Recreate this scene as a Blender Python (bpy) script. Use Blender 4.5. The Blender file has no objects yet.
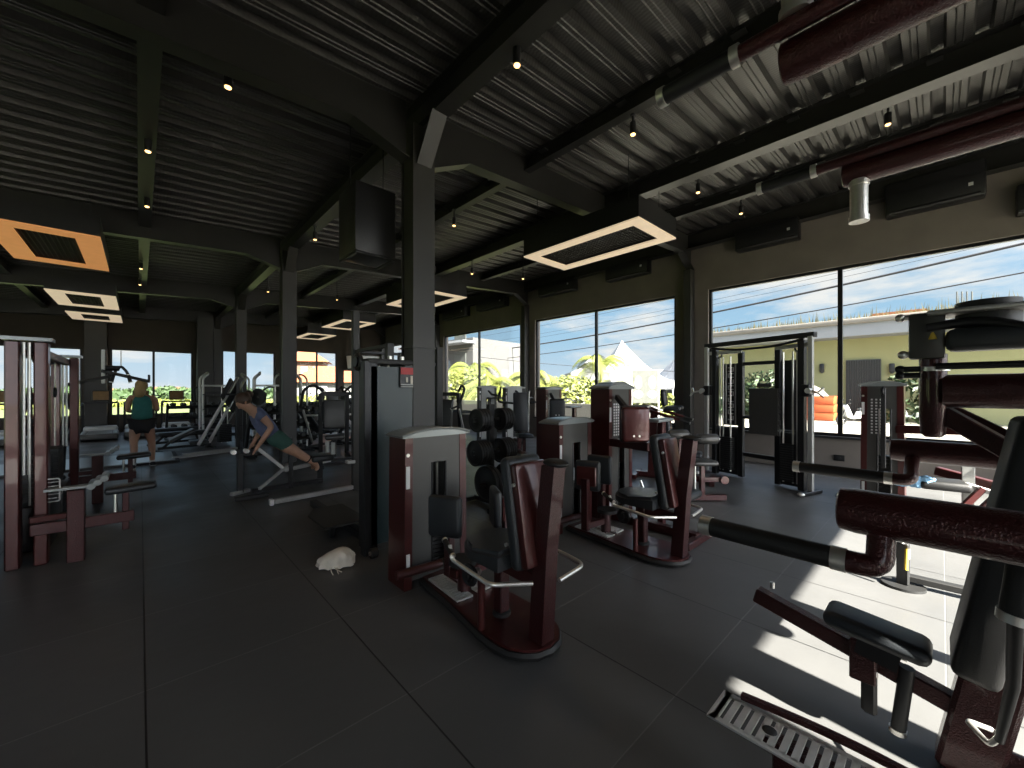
import bpy, bmesh, math, random
from mathutils import Vector, Matrix
random.seed(7)
SC = bpy.context.scene; COL = SC.collection
PI = math.pi
TH = math.radians(42.92); SN, CS = math.sin(TH), math.cos(TH); FP = 400.0; HY = 390.0; CH = 1.53

def at(x, y, z=None, X=None, Y=None, d=None):
    """world point on the sight line of photo pixel (x, y) at a known height, wall or depth"""
    r = (x-512)/FP; v = (HY-y)/FP
    if z is not None: d = (z-CH)/v
    elif X is not None: d = X/(SN+r*CS)
    elif Y is not None: d = Y/(CS-r*SN)
    return Vector((d*(SN+r*CS), d*(CS-r*SN), CH+v*d))

# ------------------------------------------------------------------ materials
def mat(name, col, rough=.5, metal=0, emit=None, es=0, coat=0, noise=None, bump=None, spec=None):
    m = bpy.data.materials.new(name); m.use_nodes = True; nt = m.node_tree; b = nt.nodes['Principled BSDF']
    b.inputs['Base Color'].default_value = (*col, 1); b.inputs['Roughness'].default_value = rough
    b.inputs['Metallic'].default_value = metal; b.inputs['Coat Weight'].default_value = coat
    if spec is not None: b.inputs['Specular IOR Level'].default_value = spec
    if emit: b.inputs['Emission Color'].default_value = (*emit, 1); b.inputs['Emission Strength'].default_value = es
    tc = nt.nodes.new('ShaderNodeTexCoord')
    if noise:
        sc_, amt = noise; n = nt.nodes.new('ShaderNodeTexNoise'); n.inputs['Scale'].default_value = sc_; n.inputs['Detail'].default_value = 4
        nt.links.new(tc.outputs['Object'], n.inputs['Vector'])
        mp = nt.nodes.new('ShaderNodeMix'); mp.data_type = 'RGBA'
        mp.inputs[6].default_value = (*[c*(1-amt) for c in col], 1); mp.inputs[7].default_value = (*[min(1, c*(1+amt)) for c in col], 1)
        nt.links.new(n.outputs['Fac'], mp.inputs[0]); nt.links.new(mp.outputs[2], b.inputs['Base Color'])
    if bump:
        sc_, st = bump; n = nt.nodes.new('ShaderNodeTexNoise'); n.inputs['Scale'].default_value = sc_; n.inputs['Detail'].default_value = 2
        nt.links.new(tc.outputs['Object'], n.inputs['Vector'])
        bp = nt.nodes.new('ShaderNodeBump'); bp.inputs['Strength'].default_value = st; bp.inputs['Distance'].default_value = .004
        nt.links.new(n.outputs['Fac'], bp.inputs['Height']); nt.links.new(bp.outputs['Normal'], b.inputs['Normal'])
    return m

MT = dict(
 maroon=mat('hammered_maroon_paint', (.045,.008,.008), .30, .35, coat=.35, noise=(60,.35), bump=(150,1.0)),
 maroon2=mat('satin_maroon_paint', (.06,.011,.010), .35, .3, coat=.3, noise=(14,.25)),
 black=mat('black_powder_coat', (.012,.012,.013), .42, .1, noise=(20,.2)),
 dark=mat('dark_painted_steel', (.013,.013,.013), .55, noise=(6,.2)),
 pad=mat('slate_black_vinyl', (.021,.024,.027), .38, bump=(240,.35), noise=(8,.15)),
 padb=mat('black_foam_grip', (.006,.006,.006), .55, bump=(300,.3)),
 chrome=mat('brushed_chrome', (.78,.76,.71), .36, .9, noise=(30,.1)),
 steel=mat('stainless_tread', (.62,.61,.58), .45, .45, noise=(40,.12)),
 shroud=mat('taupe_grey_shroud', (.062,.060,.056), .40, .2, noise=(5,.12)),
 cap=mat('silver_grey_cap', (.25,.27,.27), .28, .3, noise=(9,.08)),
 silver=mat('silver_frame_paint', (.48,.48,.46), .4, .45, noise=(12,.1)),
 white=mat('white_plastic', (.7,.7,.68), .45, noise=(15,.06)),
 lgrey=mat('light_grey_enclosure', (.42,.43,.41), .45, noise=(7,.1)),
 rubber=mat('black_rubber_plate', (.010,.010,.010), .5, noise=(40,.3)),
 wood=mat('pale_wood_trim', (.55,.33,.16), .5, noise=(9,.2)),
 teal=mat('dark_teal_panel', (.012,.026,.028), .4, noise=(4,.3)),
 red=mat('red_label', (.42,.02,.02), .5, noise=(30,.15)),
 cream=mat('cream_canvas', (.62,.57,.48), .9, noise=(22,.15), bump=(60,.6)),
 yellow=mat('yellow_plastic', (.6,.42,.05), .5, noise=(20,.1)),
 skin=mat('skin', (.47,.26,.17), .55, noise=(12,.08)),
 hairb=mat('blond_hair', (.42,.28,.12), .6, noise=(60,.4), bump=(120,.8)),
 hairn=mat('brown_hair', (.05,.025,.014), .55, noise=(60,.4), bump=(120,.8)),
 tealc=mat('teal_tank_cloth', (.03,.17,.15), .8, noise=(14,.2)),
 blackc=mat('black_cloth', (.012,.012,.014), .85, noise=(14,.2)),
 bluec=mat('slate_blue_tshirt_cloth', (.12,.14,.24), .8, noise=(14,.2)),
 greenc=mat('green_shorts_cloth', (.035,.095,.075), .75, noise=(14,.2)),
 sock=mat('white_sock', (.65,.63,.6), .9, noise=(30,.1)),
 bluew=mat('light_blue_cloth', (.22,.42,.62), .85, noise=(22,.2)),
 screen=mat('console_screen', (.22,.13,.05), .3, noise=(12,.3)),
 blue=mat('blue_padding', (.03,.08,.16), .5, noise=(12,.2)),
)
def linmat(name, nodes_fn):
    m = bpy.data.materials.new(name); m.use_nodes = True; nodes_fn(m.node_tree, m.node_tree.nodes['Principled BSDF']); return m

def floor_nodes(nt, b):
    N = nt.nodes.new; L = nt.links.new
    tc = N('ShaderNodeTexCoord'); sx = N('ShaderNodeSeparateXYZ'); L(tc.outputs['Object'], sx.inputs[0])
    def M(op, a, bb=None, c=None):
        n = N('ShaderNodeMath'); n.operation = op
        for i, v in enumerate((a, bb, c)):
            if v is None: continue
            if isinstance(v, (int, float)): n.inputs[i].default_value = v
            else: L(v, n.inputs[i])
        return n.outputs[0]
    def line(c, pitch, off):
        u = M('FRACT', M('DIVIDE', M('SUBTRACT', c, off), pitch)); dd = M('MULTIPLY', M('MINIMUM', u, M('SUBTRACT', 1, u)), pitch)
        return dd
    lx = line(sx.outputs[0], .97, .02); ly = line(sx.outputs[1], .925, .91)
    e = M('MINIMUM', lx, ly); joint = M('LESS_THAN', e, .0035)
    idn = N('ShaderNodeCombineXYZ')
    L(M('FLOOR', M('DIVIDE', M('SUBTRACT', sx.outputs[0], .02), .97)), idn.inputs[0]); L(M('FLOOR', M('DIVIDE', M('SUBTRACT', sx.outputs[1], .91), .925)), idn.inputs[1])
    wn = N('ShaderNodeTexWhiteNoise'); L(idn.outputs[0], wn.inputs[0])
    n1 = N('ShaderNodeTexNoise'); n1.inputs['Scale'].default_value = 1.3; n1.inputs['Detail'].default_value = 6; L(tc.outputs['Object'], n1.inputs['Vector'])
    n2 = N('ShaderNodeTexNoise'); n2.inputs['Scale'].default_value = 260; n2.inputs['Detail'].default_value = 1; L(tc.outputs['Object'], n2.inputs['Vector'])
    f = M('ADD', M('MULTIPLY', wn.outputs[0], .16), M('ADD', M('MULTIPLY', n1.outputs[0], .7), M('MULTIPLY', n2.outputs[0], .35)))
    cr = N('ShaderNodeMapRange'); L(f, cr.inputs[0]); cr.inputs[1].default_value = .3; cr.inputs[2].default_value = 1.0; cr.inputs[3].default_value = .070; cr.inputs[4].default_value = .118
    jx = M('LESS_THAN', lx, .004); jy = M('LESS_THAN', ly, .003); jm = M('MULTIPLY', M('MULTIPLY', cr.outputs[0], M('SUBTRACT', 1, M('MULTIPLY', jx, .85))), M('ADD', 1, M('MULTIPLY', jy, .55)))
    cc = N('ShaderNodeCombineColor'); L(jm, cc.inputs[0]); L(M('MULTIPLY', jm, 1.0), cc.inputs[1]); L(M('MULTIPLY', jm, .99), cc.inputs[2])
    L(cc.outputs[0], b.inputs['Base Color'])
    rr = N('ShaderNodeMapRange'); L(n1.outputs[0], rr.inputs[0]); rr.inputs[1].default_value = .3; rr.inputs[2].default_value = .7; rr.inputs[3].default_value = .30; rr.inputs[4].default_value = .48
    L(rr.outputs[0], b.inputs['Roughness']); b.inputs['Specular IOR Level'].default_value = .36
    bp = N('ShaderNodeBump'); bp.inputs['Strength'].default_value = .35; bp.inputs['Distance'].default_value = .003
    h = M('ADD', M('MULTIPLY', n2.outputs[0], .4), M('MULTIPLY', M('MINIMUM', M('DIVIDE', e, .006), 1), 1)); 
    n3 = N('ShaderNodeTexNoise'); n3.inputs['Scale'].default_value = 5; L(tc.outputs['Object'], n3.inputs['Vector'])
    L(M('ADD', h, M('MULTIPLY', n3.outputs[0], 3)), bp.inputs['Height']); L(bp.outputs[0], b.inputs['Normal'])
MT['floor'] = linmat('black_rubber_tiles', floor_nodes)
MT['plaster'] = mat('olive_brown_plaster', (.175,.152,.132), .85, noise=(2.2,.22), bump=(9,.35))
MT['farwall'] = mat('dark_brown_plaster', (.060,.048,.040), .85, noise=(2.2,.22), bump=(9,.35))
MT['deck'] = mat('black_painted_steel_deck', (.048,.046,.043), .42, .3, noise=(3,.25), bump=(160,.3))
_m = MT['deck']; _nt = _m.node_tree; _b = _nt.nodes['Principled BSDF']
_tc = _nt.nodes.new('ShaderNodeTexCoord'); _mp = _nt.nodes.new('ShaderNodeMapping'); _mp.inputs['Scale'].default_value = (1,.0,0)
_w = _nt.nodes.new('ShaderNodeTexWave'); _w.inputs['Scale'].default_value = 8; _w.inputs['Distortion'].default_value = .6; _w.bands_direction = 'X'
_bp = _nt.nodes.new('ShaderNodeBump'); _bp.inputs['Strength'].default_value = .2; _bp.inputs['Distance'].default_value = .006
_nt.links.new(_tc.outputs['Object'], _mp.inputs[0]); _nt.links.new(_mp.outputs[0], _w.inputs[0]); _nt.links.new(_w.outputs[1], _bp.inputs['Height'])
_old = [l for l in _nt.links if l.to_socket == _b.inputs['Normal']]
if _old: _nt.links.new(_old[0].from_socket, _bp.inputs['Normal'])
_nt.links.new(_bp.outputs[0], _b.inputs['Normal'])
MT['beam'] = mat('black_painted_beam', (.020,.0195,.018), .42, .15, noise=(4,.2))
MT['column'] = mat('charcoal_painted_column', (.028,.027,.024), .5, noise=(3,.15))
MT['frame'] = mat('black_window_frame', (.012,.012,.012), .4, .2, noise=(9,.1))
def glass_nodes(nt, b):
    nt.nodes.remove(b); N = nt.nodes.new; L = nt.links.new; out = nt.nodes['Material Output']
    t = N('ShaderNodeBsdfTransparent'); t.inputs[0].default_value = (.95,.96,.96,1); g = N('ShaderNodeBsdfGlossy'); g.inputs['Roughness'].default_value = .02
    fr = N('ShaderNodeFresnel'); fr.inputs[0].default_value = 1.35; mx = N('ShaderNodeMixShader')
    fm = N('ShaderNodeMath'); fm.operation='MULTIPLY'; fm.inputs[1].default_value=.22; L(fr.outputs[0], fm.inputs[0]); L(fm.outputs[0], mx.inputs[0]); L(t.outputs[0], mx.inputs[1]); L(g.outputs[0], mx.inputs[2]); L(mx.outputs[0], out.inputs[0])
MT['glass'] = linmat('window_glass', glass_nodes)
MT['lampwood'] = mat('glowing_wood_frame', (.6,.42,.25), .6, emit=(1,.80,.56), es=.34, noise=(6,.15))
MT['lampwood2'] = mat('orange_glowing_wood_frame', (.6,.36,.18), .6, emit=(1,.40,.13), es=.26, noise=(6,.15))
MT['bulb'] = mat('warm_spot_bulb', (.9,.7,.4), .5, emit=(1,.58,.22), es=2.6)
MT['mesh'] = mat('black_mesh_grille', (.010,.010,.010), .7, noise=(30,.3))

# ------------------------------------------------------------------ mesh builder
class G:
    def __init__(s): s.v = []; s.f = []; s.sm = []
    def add(s, vs, fs, smooth=False):
        o = len(s.v); s.v += [tuple(p) for p in vs]; s.f += [[i+o for i in f] for f in fs]; s.sm += [smooth]*len(fs); return s
    def box(s, c, size, rot=None, bevel=0, seg=2, smooth=None, taper=None):
        hx, hy, hz = [k/2 for k in size]
        bm = bmesh.new(); vs = []
        for x, y, z in ((-1,-1,-1),(1,-1,-1),(1,1,-1),(-1,1,-1),(-1,-1,1),(1,-1,1),(1,1,1),(-1,1,1)):
            k = taper if (taper and z > 0) else 1
            kx, ky = (k if not isinstance(k, tuple) else k[0]), (k if not isinstance(k, tuple) else k[1])
            vs.append(bm.verts.new((x*hx*kx, y*hy*ky, z*hz)))
        for f in ((0,3,2,1),(4,5,6,7),(0,1,5,4),(1,2,6,5),(2,3,7,6),(3,0,4,7)): bm.faces.new([vs[i] for i in f])
        if bevel: bmesh.ops.bevel(bm, geom=bm.edges[:], offset=min(bevel, hx*.98, hy*.98, hz*.98), segments=seg, affect='EDGES', profile=.5)
        return s._bm(bm, c, rot, bool(bevel) if smooth is None else smooth)
    def _bm(s, bm, c, rot, smooth):
        R = Matrix.Identity(3) if rot is None else (rot if isinstance(rot, Matrix) else Matrix.Rotation(rot, 3, 'Z'))
        c = Vector(c); bm.verts.ensure_lookup_table(); bm.verts.index_update()
        s.add([R @ v.co + c for v in bm.verts], [[v.index for v in f.verts] for f in bm.faces], smooth); bm.free(); return s
    def bar(s, p, q, w, h=None, bevel=.004, up=(0,0,1)):
        """rectangular bar from p to q: w across, h along 'up'"""
        p, q = Vector(p), Vector(q); d = q-p; L = d.length; z = d.normalized(); u = Vector(up)
        x = u.cross(z)
        if x.length < 1e-4: x = Vector((1,0,0)).cross(z)
        if x.length < 1e-4: x = Vector((0,1,0)).cross(z)
        x.normalize(); y = z.cross(x)
        return s.box((p+q)/2, (w, h or w, L), Matrix((x, y, z)).transposed(), bevel, 1, False)
    def cyl(s, p, q, r, r2=None, n=14, cap=True):
        p, q = Vector(p), Vector(q); z = (q-p).normalized(); x = z.orthogonal().normalized(); y = z.cross(x); r2 = r if r2 is None else r2
        vs = []
        for c, rr in ((p, r), (q, r2)):
            for i in range(n): a = 2*PI*i/n; vs.append(c + (x*math.cos(a)+y*math.sin(a))*rr)
        s.add(vs, [[i, (i+1) % n, n+(i+1) % n, n+i] for i in range(n)], True)
        if cap: s.add(vs[:n], [list(range(n))[::-1]]); s.add(vs[n:], [list(range(n))])
        return s
    def tube(s, pts, r, n=10, fillet=0, closed=False):
        P = [Vector(p) for p in pts]
        if fillet:
            Q = [P[0]]
            for i in range(1, len(P)-1):
                a, b, c = P[i-1], P[i], P[i+1]; f = min(fillet, (a-b).length*.49, (c-b).length*.49)
                s0 = b+(a-b).normalized()*f; s1 = b+(c-b).normalized()*f
                for k in range(6): t = k/5; Q.append(s0*(1-t)**2+b*2*t*(1-t)+s1*t*t)
            Q.append(P[-1]); P = Q
        m = len(P); rr = r if isinstance(r, (list, tuple)) else [r]*m
        if len(rr) != m: rr = [rr[0]+(rr[-1]-rr[0])*i/(m-1) for i in range(m)]
        T = []
        for i in range(m):
            a = P[(i-1) % m] if (closed or i > 0) else P[i]; b = P[(i+1) % m] if (closed or i < m-1) else P[i]
            T.append((b-a).normalized())
        x = T[0].orthogonal().normalized(); vs = []
        for i in range(m):
            x = (x - T[i]*x.dot(T[i])).normalized(); y = T[i].cross(x)
            for k in range(n): a = 2*PI*k/n; vs.append(P[i]+(x*math.cos(a)+y*math.sin(a))*rr[i])
        fs = []
        for i in range(m if closed else m-1):
            j = (i+1) % m
            for k in range(n): fs.append([i*n+k, i*n+(k+1) % n, j*n+(k+1) % n, j*n+k])
        s.add(vs, fs, True)
        if not closed: s.add(vs[:n], [list(range(n))[::-1]]); s.add(vs[-n:], [list(range(n))])
        return s
    def prism(s, pts, vec, smooth=False):
        """closed outline (3-D points) pushed along vec"""
        P = [Vector(p) for p in pts]; n = len(P); vec = Vector(vec); vs = P+[p+vec for p in P]
        s.add(vs, [list(range(n))[::-1], list(range(n, 2*n))]); s.add(vs, [[i, (i+1) % n, n+(i+1) % n, n+i] for i in range(n)], smooth); return s
    def ell(s, c, r, rot=None, nu=14, nv=9):
        R = Matrix.Identity(3) if rot is None else (rot if isinstance(rot, Matrix) else Matrix.Rotation(rot, 3, 'Z')); c = Vector(c)
        r = (r, r, r) if isinstance(r, (int, float)) else r; vs = [R @ Vector((0,0,-r[2]))+c]
        for j in range(1, nv):
            a = -PI/2+PI*j/nv
            for i in range(nu): b = 2*PI*i/nu; vs.append(R @ Vector((r[0]*math.cos(a)*math.cos(b), r[1]*math.cos(a)*math.sin(b), r[2]*math.sin(a)))+c)
        vs.append(R @ Vector((0,0,r[2]))+c); fs = [[0, 1+(i+1) % nu, 1+i] for i in range(nu)]
        for j in range(nv-2):
            for i in range(nu): fs.append([1+j*nu+i, 1+j*nu+(i+1) % nu, 1+(j+1)*nu+(i+1) % nu, 1+(j+1)*nu+i])
        t = len(vs)-1; o = 1+(nv-2)*nu; fs += [[o+i, o+(i+1) % nu, t] for i in range(nu)]
        return s.add(vs, fs, True)
    def torus(s, c, R, r, ax=(0,0,1), n=24, m=8):
        ax = Vector(ax).normalized(); x = ax.orthogonal().normalized(); y = ax.cross(x); c = Vector(c)
        return s.tube([c+(x*math.cos(2*PI*i/n)+y*math.sin(2*PI*i/n))*R for i in range(n)], r, m, closed=True)
    def lathe(s, p, ax, prof, n=24):
        p = Vector(p); ax = Vector(ax).normalized(); x = ax.orthogonal().normalized(); y = ax.cross(x); vs = []
        for r, h in prof:
            for i in range(n): a = 2*PI*i/n; vs.append(p+ax*h+(x*math.cos(a)+y*math.sin(a))*r)
        fs = [[j*n+i, j*n+(i+1) % n, (j+1)*n+(i+1) % n, (j+1)*n+i] for j in range(len(prof)-1) for i in range(n)]
        return s.add(vs, fs, True)
    def build(s, name, m, parent=None, label=None):
        me = bpy.data.meshes.new(name); me.from_pydata(s.v, [], s.f); me.polygons.foreach_set('use_smooth', s.sm)
        me.materials.append(MT[m] if isinstance(m, str) else m); me.update()
        bm = bmesh.new(); bm.from_mesh(me); bmesh.ops.recalc_face_normals(bm, faces=bm.faces[:]); bm.to_mesh(me); bm.free()
        if any(s.sm):
            try: me.set_sharp_from_angle(angle=math.radians(40))
            except Exception: pass
        o = bpy.data.objects.new(name, me); COL.objects.link(o)
        if parent: o.parent = parent
        if label: o['label'] = label
        return o

def thing(name, label, cat, loc=(0,0,0), rz=0, group=None):
    o = bpy.data.objects.new(name, None); COL.objects.link(o); o.empty_display_size = .1
    o.location = loc; o.rotation_euler = (0,0,rz); o['label'] = label; o['category'] = cat
    if group: o['group'] = group
    return o
def tag(o, label, cat, group=None, kind=None):
    o['label'] = label; o['category'] = cat
    if group: o['group'] = group
    if kind: o['kind'] = kind
    return o
def struct(o): o['kind'] = 'structure'; return o
def kids(o): return [c for c in COL.objects if c.parent == o]
def copy_tree(o, parent=None):
    c = o.copy(); COL.objects.link(c); c.parent = parent
    for ch in kids(o): copy_tree(ch, c)
    return c
def clone(o, loc, rz=0, label=None, group=None, scale=None):
    c = copy_tree(o); c.location = loc; c.rotation_euler = (0,0,rz)
    if label: c['label'] = label
    if group: c['group'] = group
    if scale: c.scale = (scale,)*3
    return c
def rx(a): return Matrix.Rotation(a, 3, 'X')
def ry(a): return Matrix.Rotation(a, 3, 'Y')
def rz_(a): return Matrix.Rotation(a, 3, 'Z')

# ------------------------------------------------------------------ camera, sky, sun
cam = bpy.data.cameras.new('camera'); co = bpy.data.objects.new('camera', cam); COL.objects.link(co)
co.location = (0,0,CH); co.rotation_euler = (PI/2, 0, -TH); cam.lens = 36*FP/1024; cam.sensor_width = 36; cam.shift_y = 6/1024; cam.clip_end = 600; cam.clip_start = .02
SC.camera = co
SC.view_settings.view_transform = 'Standard'; SC.view_settings.look = 'None'; SC.view_settings.exposure = 0.6; SC.view_settings.gamma = 1
SC.view_settings.use_curve_mapping = False
SC.cycles.use_denoising = True; SC.cycles.max_bounces = 8; SC.cycles.diffuse_bounces = 5; SC.cycles.glossy_bounces = 4; SC.cycles.transparent_max_bounces = 16
SC.cycles.caustics_reflective = False; SC.cycles.caustics_refractive = False; SC.cycles.sample_clamp_indirect = 6
SUN = Vector((.10, 1.0, -.838)).normalized()
sl = bpy.data.lights.new('sun', 'SUN'); sl.energy = 37; sl.angle = .009; sl.color = (1,.94,.84)
so = bpy.data.objects.new('sun', sl); COL.objects.link(so); so.rotation_euler = SUN.to_track_quat('-Z', 'Y').to_euler(); so.location = (0,-10,20)
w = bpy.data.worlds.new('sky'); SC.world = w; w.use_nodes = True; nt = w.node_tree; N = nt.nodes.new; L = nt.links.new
bg = nt.nodes['Background']; tc = N('ShaderNodeTexCoord')
sep = N('ShaderNodeSeparateXYZ'); L(tc.outputs['Generated'], sep.inputs[0])
ramp = N('ShaderNodeValToRGB'); L(sep.outputs[2], ramp.inputs[0]); e = ramp.color_ramp.elements
e[0].position = 0.0; e[0].color = (.66,.78,.88,1); e[1].position = .55; e[1].color = (.17,.36,.68,1)
el = e.new(.12); el.color = (.42,.66,.86,1)
mp = N('ShaderNodeMapping'); mp.inputs['Scale'].default_value = (2.0,2.0,8.0); L(tc.outputs['Generated'], mp.inputs[0])
cn = N('ShaderNodeTexNoise'); cn.inputs['Scale'].default_value = 1.9; cn.inputs['Detail'].default_value = 9; cn.inputs['Roughness'].default_value = .62; L(mp.outputs[0], cn.inputs['Vector'])
cr = N('ShaderNodeMapRange'); cr.inputs[1].default_value = .47; cr.inputs[2].default_value = .66; L(cn.outputs[0], cr.inputs[0])
mx = N('ShaderNodeMix'); mx.data_type = 'RGBA'; L(cr.outputs[0], mx.inputs[0]); L(ramp.outputs[0], mx.inputs[6]); mx.inputs[7].default_value = (.92,.92,.90,1)
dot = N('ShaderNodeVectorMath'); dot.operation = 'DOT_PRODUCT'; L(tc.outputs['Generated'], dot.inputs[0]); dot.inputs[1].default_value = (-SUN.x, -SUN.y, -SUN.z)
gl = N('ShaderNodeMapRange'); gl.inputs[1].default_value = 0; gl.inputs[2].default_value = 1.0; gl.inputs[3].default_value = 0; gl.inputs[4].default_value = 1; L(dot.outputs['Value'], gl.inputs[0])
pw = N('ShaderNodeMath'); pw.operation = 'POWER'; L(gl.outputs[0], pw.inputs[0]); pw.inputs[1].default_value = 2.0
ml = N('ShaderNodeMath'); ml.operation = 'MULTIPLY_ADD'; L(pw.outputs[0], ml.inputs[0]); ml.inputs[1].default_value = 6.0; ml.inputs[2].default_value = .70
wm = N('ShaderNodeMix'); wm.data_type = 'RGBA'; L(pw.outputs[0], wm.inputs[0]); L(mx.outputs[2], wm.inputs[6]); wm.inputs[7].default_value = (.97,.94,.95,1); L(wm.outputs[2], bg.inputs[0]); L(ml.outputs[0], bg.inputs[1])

# ------------------------------------------------------------------ room shell
XW, YF, YN, XL = 9.55, 20.4, -3.6, -6.5      # right wall, far wall, near wall, left wall
def deckz(x): return 4.62+.056*x
g = G(); g.box(((XL+XW)/2, (YN+YF)/2, -.1), (XW-XL, YF-YN, .2)); struct(g.build('floor', 'floor'))
# walls cut round their openings: openings are (a0, a1, z0, z1) along the wall
def wall(name, axis, c, a0, a1, top, ops, th=.25, m='plaster', side=1):
    g = G()
    def piece(u0, u1, z0, z1a, z1b=None):
        if u1-u0 < 1e-3: return
        z1b = z1a if z1b is None else z1b
        if axis == 'X': P = [(c,u0,z0),(c,u1,z0),(c,u1,z1b),(c,u0,z1a)]; v = (th*side,0,0)
        else: P = [(u0,c,z0),(u1,c,z0),(u1,c,z1b),(u0,c,z1a)]; v = (0,th*side,0)
        g.prism(P, v)
    T = (lambda u: top(u)) if callable(top) else (lambda u: top)
    cur = a0
    for o0, o1, z0, z1 in sorted(ops):
        piece(cur, o0, 0, T(cur), T(o0)); piece(o0, o1, 0, z0); piece(o0, o1, z1, T(o0), T(o1)); cur = o1
    piece(cur, a1, 0, T(cur), T(a1)); return struct(g.build(name, m))
wr = [(-1.05,3.66,.66,3.84),(4.43,9.16,.66,3.84),(9.87,14.6,.66,3.84),(15.3,20.0,.66,3.84)]
wf = [(-6.0,-1.48,.58,3.0),(-.79,1.55,.58,3.04),(2.5,4.45,.58,3.2),(5.3,7.15,.85,3.38),(7.45,8.35,.85,2.55)]
wn = [(-5.8,-1.6,.2,3.5),(1.72,9.0,.1,3.84)]  # first opening is out of view, added to brighten the foreground floor
wall('wall_right', 'X', XW, YN, YF, deckz(XW)+.1, wr)
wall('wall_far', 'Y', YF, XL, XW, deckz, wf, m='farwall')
wall('wall_near', 'Y', YN, XL, XW, deckz, wn, side=-1)
wall('wall_left', 'X', XL, YN, YF, deckz(XL)+.02, [(5.0,9.0,.6,3.0),(10,15,.6,3.0)], side=-1, m='dark')  # both openings are invented, out of view, and let extra daylight in
wi = 0
def window(axis, c, o, mulls, inset=.1):
    global wi; wi += 1; a0, a1, z0, z1 = o
    w_ = bpy.data.objects.new('window_%d' % wi, None); COL.objects.link(w_); w_['kind'] = 'structure'
    f = G(); t = .055
    def pt(u, z, dd=0): return (c+dd, u, z) if axis == 'X' else (u, c+dd, z)
    def bx_(u0, u1, za, zb):
        s = (.07, u1-u0, zb-za) if axis == 'X' else (u1-u0, .07, zb-za)
        f.box(pt((u0+u1)/2, (za+zb)/2, inset), s)
    bx_(a0, a1, z0, z0+t); bx_(a0, a1, z1-t, z1); bx_(a0, a0+t, z0+t, z1-t); bx_(a1-t, a1, z0+t, z1-t)
    for mu in mulls: bx_(mu-.035, mu+.035, z0+t, z1-t)
    f.build('window_frame', 'frame', w_)
    p = G(); s = (.008, a1-a0-2*t, z1-z0-2*t) if axis == 'X' else (a1-a0-2*t, .008, z1-z0-2*t)
    p.box(pt((a0+a1)/2, (z0+z1)/2, inset), s); p.build('window_pane', 'glass', w_)
    return w_
for o in wr: window('X', XW, o, [(o[0]+o[1])/2])
for i, o in enumerate(wf): window('Y', YF, o, ([-3.8] if i == 0 else [(o[0]+o[1])/2] if i in (1,3) else []))
for o in wn: window('Y', YN, o, [o[0]+(o[1]-o[0])*.5] if o[0] > 0 else [(o[0]+o[1])/2], inset=-.1)  # also glazes the added left opening
g = G()
for o in wr: g.box((XW-.02, (o[0]+o[1])/2, o[2]-.02), (.10, o[1]-o[0], .04))
struct(g.build('trim_1', 'dark'))

# steel deck: trapezoidal ribs running across the room, pitched up towards the street
g = G(); pit = .30; prof = [(0,0),(.17,0),(.19,.07),(.28,.07)]; P = []
n = int((YF-YN+.4)/pit)+1
for k in range(n):
    for a, h in prof: P.append((YN-.2+k*pit+a, h))
xs = [XL-.3, XW+.5]; vs = []
for x in xs:
    for yy, h in P: vs.append((x, yy, deckz(x)+h))
m_ = len(P); g.add(vs, [[i, i+1, m_+i+1, m_+i] for i in range(m_-1)])
for k in range(n):      # two stiffening grooves pressed in each low flange
    for a in (.06,.11):
        y0 = YN-.2+k*pit+a
        g.prism([(XL, y0-.008, deckz(XL)), (XL, y0, deckz(XL)-.009), (XL, y0+.008, deckz(XL))], (XW-XL, 0, .056*(XW-XL)))
g.add([(XL-.3,YN-.3,deckz(XL-.3)+.12),(XW+.5,YN-.3,deckz(XW+.5)+.12),(XW+.5,YF+.3,deckz(XW+.5)+.12),(XL-.3,YF+.3,deckz(XL-.3)+.12)], [[0,1,2,3]])
struct(g.build('ceiling', 'deck'))

# purlins along the room: I sections
def ibeam(g, p, q, w, h, t=.012):
    p, q = Vector(p), Vector(q)   # p,q on the underside centre line
    up = Vector((0,0,1))
    g.bar(p+up*t/2, q+up*t/2, w, t, 0); g.bar(p+up*(h-t/2), q+up*(h-t/2), w, t, 0); g.bar(p+up*h/2, q+up*h/2, .012, h-2*t, 0)
ti = 1
for x, w_, h in ((-4.6,.16,.26),(-2.3,.16,.24),(.06,.16,.24),(2.33,.18,.30),(4.05,.12,.20),(6.0,.20,.28),(7.6,.14,.20),(9.38,.2,.34)):
    ti += 1; g = G(); z = deckz(x)-h; ibeam(g, (x,YN,z), (x,YF,z), w_, h)
    if x in (4.05,6.0,7.6):      # cleats where every second rib is bolted down
        for k in range(0, n, 2): g.box((x-.5*w_-.03, YN+.05+k*pit, z+h-.10), (.09,.12,.012))
    struct(g.build('trim_%d' % ti, 'beam'))
# rafters across the room with haunched ends at the column row
for Y in (-1.4, 4.05, 9.5, 14.95, 20.2):
    ti += 1; g = G()
    for x0, x1 in ((XL, 2.16), (2.46, XW)):
        b0, b1 = 4.17+.056*x0, 4.17+.056*x1
        L_ = [(x0, b0), (x1, b1)]
        if x1 < 3: L_ = [(x0, b0), (1.55, 4.17+.056*1.55), (2.16, 4.08)]
        else: L_ = [(2.46, 4.08), (2.99, 4.335), (9.0, 4.17+.056*9.0), (XW, 4.35)]
        for (xa, za), (xb, zb) in zip(L_, L_[1:]): g.bar((xa,Y,za), (xb,Y,zb), .17, .014, 0)
        web = [(x, Y-.006, z) for x, z in L_]+[(x1, Y-.006, deckz(x1)-.01), (x0, Y-.006, deckz(x0)-.01)]
        g.prism(web, (0,.012,0))
    struct(g.build('trim_%d' % ti, 'beam'))
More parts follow.
